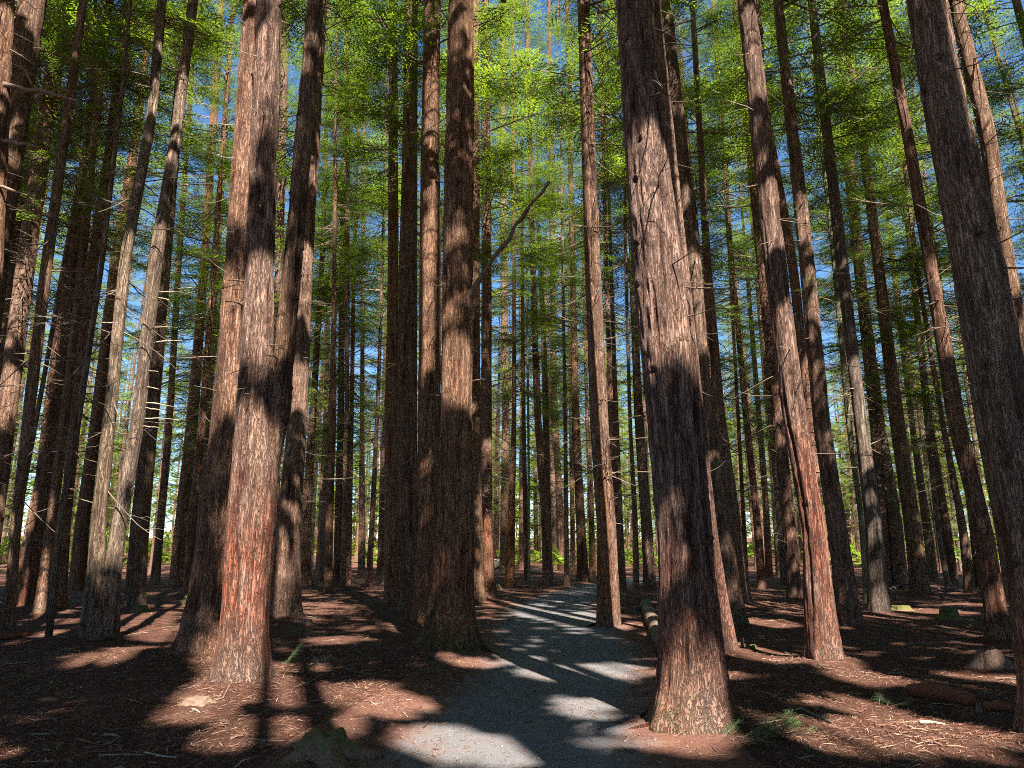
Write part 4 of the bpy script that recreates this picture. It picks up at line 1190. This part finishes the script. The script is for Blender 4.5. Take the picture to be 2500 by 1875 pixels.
# dried brown frond sprays and grit stones
def dry_fronds():
    rng = np.random.default_rng(66); V, Q, TT = [], [], []; n = 0
    for _ in range(150):
        D = math.sqrt(rng.random() * (15 ** 2 - 16) + 16); az = (rng.random() * 2 - 1) * 0.66
        x, y = D * math.sin(az), D * math.cos(az)
        if path_dist(np.array([x]), np.array([y]))[0] < 1.05: continue
        L = 0.16 + 0.22 * rng.random(); a_ = rng.random() * 6.28
        tp = COARSE[int(rng.integers(5))]
        R_ = np.array([[math.cos(a_), -math.sin(a_), 0], [math.sin(a_), math.cos(a_), 0], [0, 0, 1]])
        for key_, fk in (('LV', 'LT'), ('WV', 'WF')):
            lv = tp[key_] * np.array([1, 1, 0.3]) @ R_.T * L
            lv = lv + np.array([x, y, 0]); lv[:, 2] = hgt(lv[:, 0], lv[:, 1]) + 0.012 + np.abs(lv[:, 2])
            V.append(lv); Q.append(tp[fk] + n); TT.append(np.clip(0.35 + 0.5 * rng.random() + np.zeros(len(lv)), 0, 1)); n += len(lv)
    return mesh_np('dry_frond_litter', np.vstack(V), [np.vstack(Q)], [LITTER_M], attrs={'tint': ('FLOAT', np.concatenate(TT))}, smooth=False)
tag(link('dry_frond_litter', dry_fronds()), 'dried brown redwood frond sprays shed over the litter', 'litter', kind='stuff')
def stones():
    rng = np.random.default_rng(67); V, Fq = [], []; n = 0
    base = np.array([[1, 0, 0], [-1, 0, 0], [0, 1, 0], [0, -1, 0], [0, 0, .7], [0, 0, -.7]], float)
    f = np.array([[0, 2, 4], [2, 1, 4], [1, 3, 4], [3, 0, 4], [2, 0, 5], [1, 2, 5], [3, 1, 5], [0, 3, 5]])
    for _ in range(2600):
        y = 4.2 + 14 * rng.random() ** 1.6; i = int(np.argmin(np.abs(PATHC[:, 1] - y))); x = PATHC[i, 0] + (rng.random() * 2.4 - 1.2) * PATHC[i, 2]
        r = 0.003 + 0.010 * rng.random() ** 3
        V.append((base * (0.7 + 0.6 * rng.random((6, 1)))) * r + np.array([x, y, H1S(x, y) + 0.009 + r * 0.2])); Fq.append(f + n); n += 6
    return mesh_np('path_stones', np.vstack(V), [np.vstack(Fq)], [STONE])
STONE = simple_mat('grit_stone', (0.16, 0.15, 0.145), (0.36, 0.34, 0.33), (60, 60, 60))
_hx = np.arange(-6, 8, 0.25); _hy = np.arange(3, 20, 0.25); _HX, _HY = np.meshgrid(_hx, _hy); _HZ = hgt(_HX, _HY)
def H1S(x, y): return float(_HZ[min(len(_hy) - 1, max(0, int(round((y - 3) / .25)))), min(len(_hx) - 1, max(0, int(round((x + 6) / .25))))])
tag(link('path_stones', stones()), 'small loose grit stones scattered on the footpath', 'gravel', kind='stuff')

# ------------------------------------------------------------------ stumps, logs, sticks, tufts
def stump(px, py, w, h, seed, mat, label, name='tree_stump', moss=0.5, spread=0.5, jag=0.35, cat='stump'):
    p = ground_px(px, py); rng = np.random.default_rng(seed)
    ns, nz = 40, 16
    th = np.arange(ns) * 6.2832 / ns
    zt = h * (1 - jag * vnoise(np.cos(th) * 1.6 + seed, np.sin(th) * 1.6, 0, seed) - 0.3 * jag * vnoise(np.cos(th) * 5 + seed, np.sin(th) * 5, 0, seed))
    V, ms = [], []
    for k in range(nz):
        f = k / (nz - 1); z = -0.08 + (zt + 0.08) * f
        zz = np.clip(z, 0, None) / h
        r = 0.5 * w * (1 + spread * np.exp(-zz * 3.2) * (0.75 + 0.5 * np.cos(5 * th + seed))) * (1 - 0.12 * f)
        r = r * (1 + 0.22 * (vnoise(np.cos(th) * 3, np.sin(th) * 3, z * 6, seed + 1) - .5) + 0.10 * (vnoise(np.cos(th) * 9, np.sin(th) * 9, z * 10, seed + 2) - .5))
        V.append(np.stack([r * np.cos(th), r * np.sin(th), z], 1)); ms.append(np.full(ns, moss * (0.3 + 0.7 * f)))
    for f in (0.72, 0.4):
        last = V[nz - 1]
        V.append(np.stack([last[:, 0] * f, last[:, 1] * f, last[:, 2] - 0.16 * h * (1 - f) * (0.6 + rng.random(ns))], 1)); ms.append(np.full(ns, moss))
    nr = len(V); V = np.vstack(V + [np.array([[0, 0, zt.mean() - 0.2 * h]])])
    i = np.arange(nr - 1)[:, None] * ns; j = np.arange(ns)[None]; j2 = (j + 1) % ns
    Q = np.stack([i + j, i + j2, i + ns + j2, i + ns + j], -1).reshape(-1, 4)
    tri = np.stack([np.full(ns, len(V) - 1), (nr - 1) * ns + np.arange(ns), (nr - 1) * ns + (np.arange(ns) + 1) % ns], 1)
    me = mesh_np(name, V, [Q, tri], [mat], attrs={'moss': ('FLOAT', np.append(np.concatenate(ms), moss))})
    o = link(name, me, None, (p[0], p[1], H1(p[0], p[1]) - 0.01)); o.rotation_euler = (0, 0, rng.random() * 6.28)
    return tag(o, label, cat, 'old stumps on the forest floor')
stump(790, 1838, .34, .19, 3, STUMP_MOSSY, 'broken mossy stump sunk in a litter mound beside the near path', moss=.58, spread=1.3, jag=.4)
stump(2318, 1512, .40, .28, 5, STUMP_MOSSY, 'small flat topped stump capped with dark green moss under the redwoods', moss=.95, jag=.12)
stump(2420, 1620, .34, .33, 8, STUMPWOOD, 'dark broken stump with splayed roots before the dark leaning redwood', spread=.9, jag=.5)
stump(2200, 1490, .50, .17, 12, STUMP_MOSSY, 'low rounded mossy mound stump at the foot of the pale flaking trunk', moss=.9, spread=.6)
stump(1834, 1584, .17, .10, 14, STUMP_MOSSY, 'tiny mossy lump beside a short sunlit stake', moss=.8)
stump(1813, 1580, .055, .17, 16, STUMPWOOD, 'short sunlit wooden stake stub next to the tan redwood', name='stake_stub', moss=0, spread=.2, jag=.2, cat='stake')
stump(2278, 1683, .11, .07, 18, STUMPWOOD, 'small dark wood block on the litter above the rotten log', moss=0, spread=.3)
stump(749, 1524, .24, .13, 20, STUMPWOOD, 'low sawn stump near the foot of the dark straight redwood', moss=.2, spread=.4, jag=.2)
stump(790, 1614, .34, .10, 22, STUMP_MOSSY, 'flat crumbling stump hump in the shaded litter clearing', moss=.3, spread=.7)
stump(340, 1493, .36, .22, 24, STUMP_MOSSY, 'mossy hump against the foot of the black shaded redwood', moss=.8, spread=.6)
stump(480, 1716, .26, .08, 26, STUMPWOOD, 'nearly buried reddish stump before the forked sunlit redwood', moss=0, spread=.8)
stump(2391, 1742, .05, .15, 28, STUMPWOOD, 'small dark upright splinter between the two rotten logs', name='wood_splinter', moss=0, spread=.5, jag=.7, cat='splinter')
stump(1208, 1438, .45, .30, 30, STUMPWOOD, 'dark broken stump at the foot of the rust orange redwood', moss=.2, spread=.8, jag=.5)
stump(942, 1426, .55, .95, 32, STUMPWOOD, 'pale leaning root stub at the side of the black shaded redwood', name='root_stub', moss=0, spread=.9, jag=.6)
stump(640, 1440, .4, .2, 34, STUMP_MOSSY, 'little green topped stump beside the slim poles of the clearing', moss=.8)

def log(pts_px, radii, mat, label, name='fallen_log', group=None, lift=0.5, seed=1, sides=14, cat='log', bands=False):
    rng = np.random.default_rng(seed)
    W = []
    for (x, y), r in zip(pts_px, radii):
        g_ = ground_px(x, y); W.append([g_[0], g_[1], H1(g_[0], g_[1]) + r * lift * 1.6])
    W = np.array(W); L = np.linalg.norm(W[-1] - W[0]); n = max(8, min(60, int(L / 0.06)))
    s0 = np.linspace(0, 1, len(W)); s1 = np.linspace(0, 1, n)
    P = np.stack([np.interp(s1, s0, W[:, i]) for i in range(3)], 1); R = np.interp(s1, s0, radii)
    R = R * (1 + 0.16 * (vnoise(s1 * L * 5, 0, 0, seed) - .5))
    if bands: R = R * (1 + 0.10 * (np.sin(s1 * L * 3.2) > 0.93))
    R[0] *= 0.8; R[-1] *= 0.8
    c = P.mean(0); c[2] = P[:, 2].min() - R.max()
    V, Q, Tr = tube(P - c, R, sides)
    nrm = V - np.repeat(np.vstack([P - c]), sides, 0) if False else None
    jit = (vnoise(V[:, 0] * 14, V[:, 1] * 14, V[:, 2] * 30, seed) - .5) * 0.22 * R.mean()
    ctr = np.vstack([np.repeat(P - c, sides, 0), P[0] - c, P[-1] - c])
    dv = V - ctr; ln = np.linalg.norm(dv, axis=1)[:, None] + 1e-6
    V = V + dv / ln * jit[:, None] * (ln > 1e-4)
    o = link(name, mesh_np(name, V, [Q, Tr], [mat]), None, tuple(c))
    return tag(o, label, cat, group)
log([(2222, 1697), (2300, 1708), (2378, 1724)], [.075, .085, .07], ROTWOOD, 'rotten red brown log lying on litter near the massive shaggy trunk', seed=2)
log([(2400, 1733), (2440, 1733), (2476, 1736)], [.05, .05, .04], ROTWOOD, 'shorter rotten red log piece touching the massive shaggy trunk', seed=3)
log([(1576, 1478), (1590, 1520), (1606, 1560), (1630, 1610)], [.15, .15, .14, .13], GREYLOG, 'long weathered fallen log lying along the right path margin', seed=4, bands=True)
log([(-30, 1566), (20, 1562), (66, 1553)], [.05, .055, .045], ROTWOOD, 'short orange sunlit log on the left litter slope', seed=5)
log([(1200, 1390), (1216, 1386), (1234, 1390)], [.38, .46, .30], PALEWOOD, 'pale sunlit fallen bole far past the rust orange redwood', seed=6)
log([(1300, 1402), (1330, 1404)], [.22, .2], GREYLOG, 'dark fallen log among the far trunks past the path bend', seed=7)
FB = 'fallen bare branch heaped on the floor before the red brown redwoods'
for i, (a, c) in enumerate((((2168, 1432), (2225, 1438)), ((2180, 1440), (2232, 1428)), ((2195, 1436), (2215, 1412)), ((2290, 1440), (2352, 1436)), ((2300, 1446), (2345, 1443)))):
    log([a, ((a[0] + c[0]) / 2, (a[1] + c[1]) / 2), c], [.05, .04, .02], GREYLOG, FB, 'fallen_branch', 'fallen branches by the red brown redwoods', seed=20 + i, sides=6, cat='branch')
ST = [((1953, 1733), (1985, 1748), (2034, 1767), .016, DEADWOOD, 'dark bent stick on litter right of the massive trunk'),
      ((2246, 1769), (2275, 1768), (2307, 1771), .018, PALEWOOD, 'pale bleached wood sliver on the litter below the rotten log'),
      ((1496, 1689), (1530, 1682), (1562, 1674), .010, DEADWOOD, 'thin dark stick lying across the path grit'),
      ((252, 1798), (272, 1797), (291, 1800), .012, PALEWOOD, 'short pale chip on the shaded left litter'),
      ((494, 1721), (545, 1695), (563, 1668), .009, DEADWOOD, 'thin curved twig leading to the forked sunlit redwood foot'),
      ((22, 1622), (60, 1618), (94, 1616), .012, DEADWOOD, 'brown stick on the shaded litter below the pale pole'),
      ((2130, 1530), (2160, 1534), (2230, 1542), .02, GREYLOG, 'pale stick reaching out from the dark redwood with sprigs'),
      ((2215, 1575), (2250, 1574), (2285, 1576), .02, GREYLOG, 'grey fallen stick across the shaded right litter'),
      ((2365, 1527), (2373, 1533), (2400, 1537), .02, GREYLOG, 'crooked stick behind the dark broken stump'),
      ((946, 1535), (960, 1535), (972, 1535), .012, PALEWOOD, 'pale chip in the shaded clearing left of the mossy footed redwood'),
      ((2425, 1660), (2460, 1658), (2492, 1660), .014, GREYLOG, 'pale stick at the foot of the massive shaggy trunk')]
for i, (a, m_, c, r, mt, lb) in enumerate(ST):
    log([a, m_, c], [r, r * .9, r * .5], mt, lb, 'fallen_stick', 'sticks on the forest floor', seed=40 + i, sides=6, cat='stick', lift=0.7)
rngk = np.random.default_rng(91)
for i in range(46):
    px, py = rngk.uniform(0, 2500), rngk.uniform(1490, 1850)
    g_ = ground_flat(px, py)
    if path_dist(np.array([g_[0]]), np.array([g_[1]]))[0] < 1.1: continue
    Lp = rngk.uniform(12, 60) * (py - 1345) / 250; an = rngk.normal() * 0.35
    log([(px, py), (px + Lp * .5, py + Lp * .5 * an * .4 + rngk.normal() * 2), (px + Lp, py + Lp * an * .5)], [rngk.uniform(.005, .011)] * 2 + [.004], DEADWOOD if rngk.random() < .7 else PALEWOOD,
        'thin shed twig lying loose on the needle litter', 'fallen_twig', 'loose shed twigs', seed=100 + i, sides=5, cat='twig', lift=0.9)

def tuft(px, py, L, n, seed, label, mat=LEAF_FALLEN, spread=0.1, name='fallen_sprig'):
    p = ground_px(px, py); rng = np.random.default_rng(seed)
    V, Q, MI, TT = [], [], [], []; k = 0
    for _ in range(n):
        sp = (0, rng.normal() * 0.9 + 0.2, L * (0.5 + 0.7 * rng.random()), math.radians(24 + rng.normal() * 14), int(rng.integers(5)), rng.random())
        M, o_ = bough_matrix(sp); tp = FINE[sp[4]]; off = np.array([rng.normal() * spread * 1.6, rng.normal() * spread, 0.015])
        lv = tp['LV'] @ M.T + off; lv[:, 2] = np.maximum(lv[:, 2], 0.004); wv = tp['WV'] @ M.T + off; wv[:, 2] = np.maximum(wv[:, 2], 0.002)
        V += [lv, wv]; Q += [tp['LT'] + k, tp['WF'] + k + len(lv)]; MI += [np.zeros(len(tp['LT']), int), np.ones(len(tp['WF']), int)]
        TT += [np.clip(tp['TI'], 0, 1), np.zeros(len(wv))]; k += len(lv) + len(wv)
    me = mesh_np(name, np.vstack(V), [np.vstack(Q)], [mat, DEADWOOD], np.concatenate(MI), {'tint': ('FLOAT', np.concatenate(TT))}, smooth=False)
    o = link(name, me, None, (p[0], p[1], H1(p[0], p[1]) + 0.005))
    return tag(o, label, 'sprig', 'fallen green sprigs')
tuft(1845, 1805, .34, 20, 1, 'bushy fresh green sprig fallen right of the massive trunk foot', spread=.08)
tuft(2170, 1727, .28, 4, 2, 'flat green sprig fallen on litter left of the rotten log', spread=.05)
tuft(1795, 1702, .2, 4, 3, 'small pale green sprig at the right side of the massive trunk', LEAF_DRY, .04)
tuft(695, 1645, .35, 5, 4, 'dark green sprig fallen at the right of the forked sunlit redwood foot', spread=.08)
tuft(1045, 1645, .22, 3, 5, 'small dull sprig on the shaded litter below the mossy footed redwood', spread=.04)
tuft(435, 1483, .5, 4, 6, 'green sprig in the streaked light before the sunlit tan redwood', LEAF_BRIGHT, .08)
tuft(1545, 1563, .18, 3, 7, 'little green sprig on the path grit by the fallen log', LEAF_BRIGHT, .04)
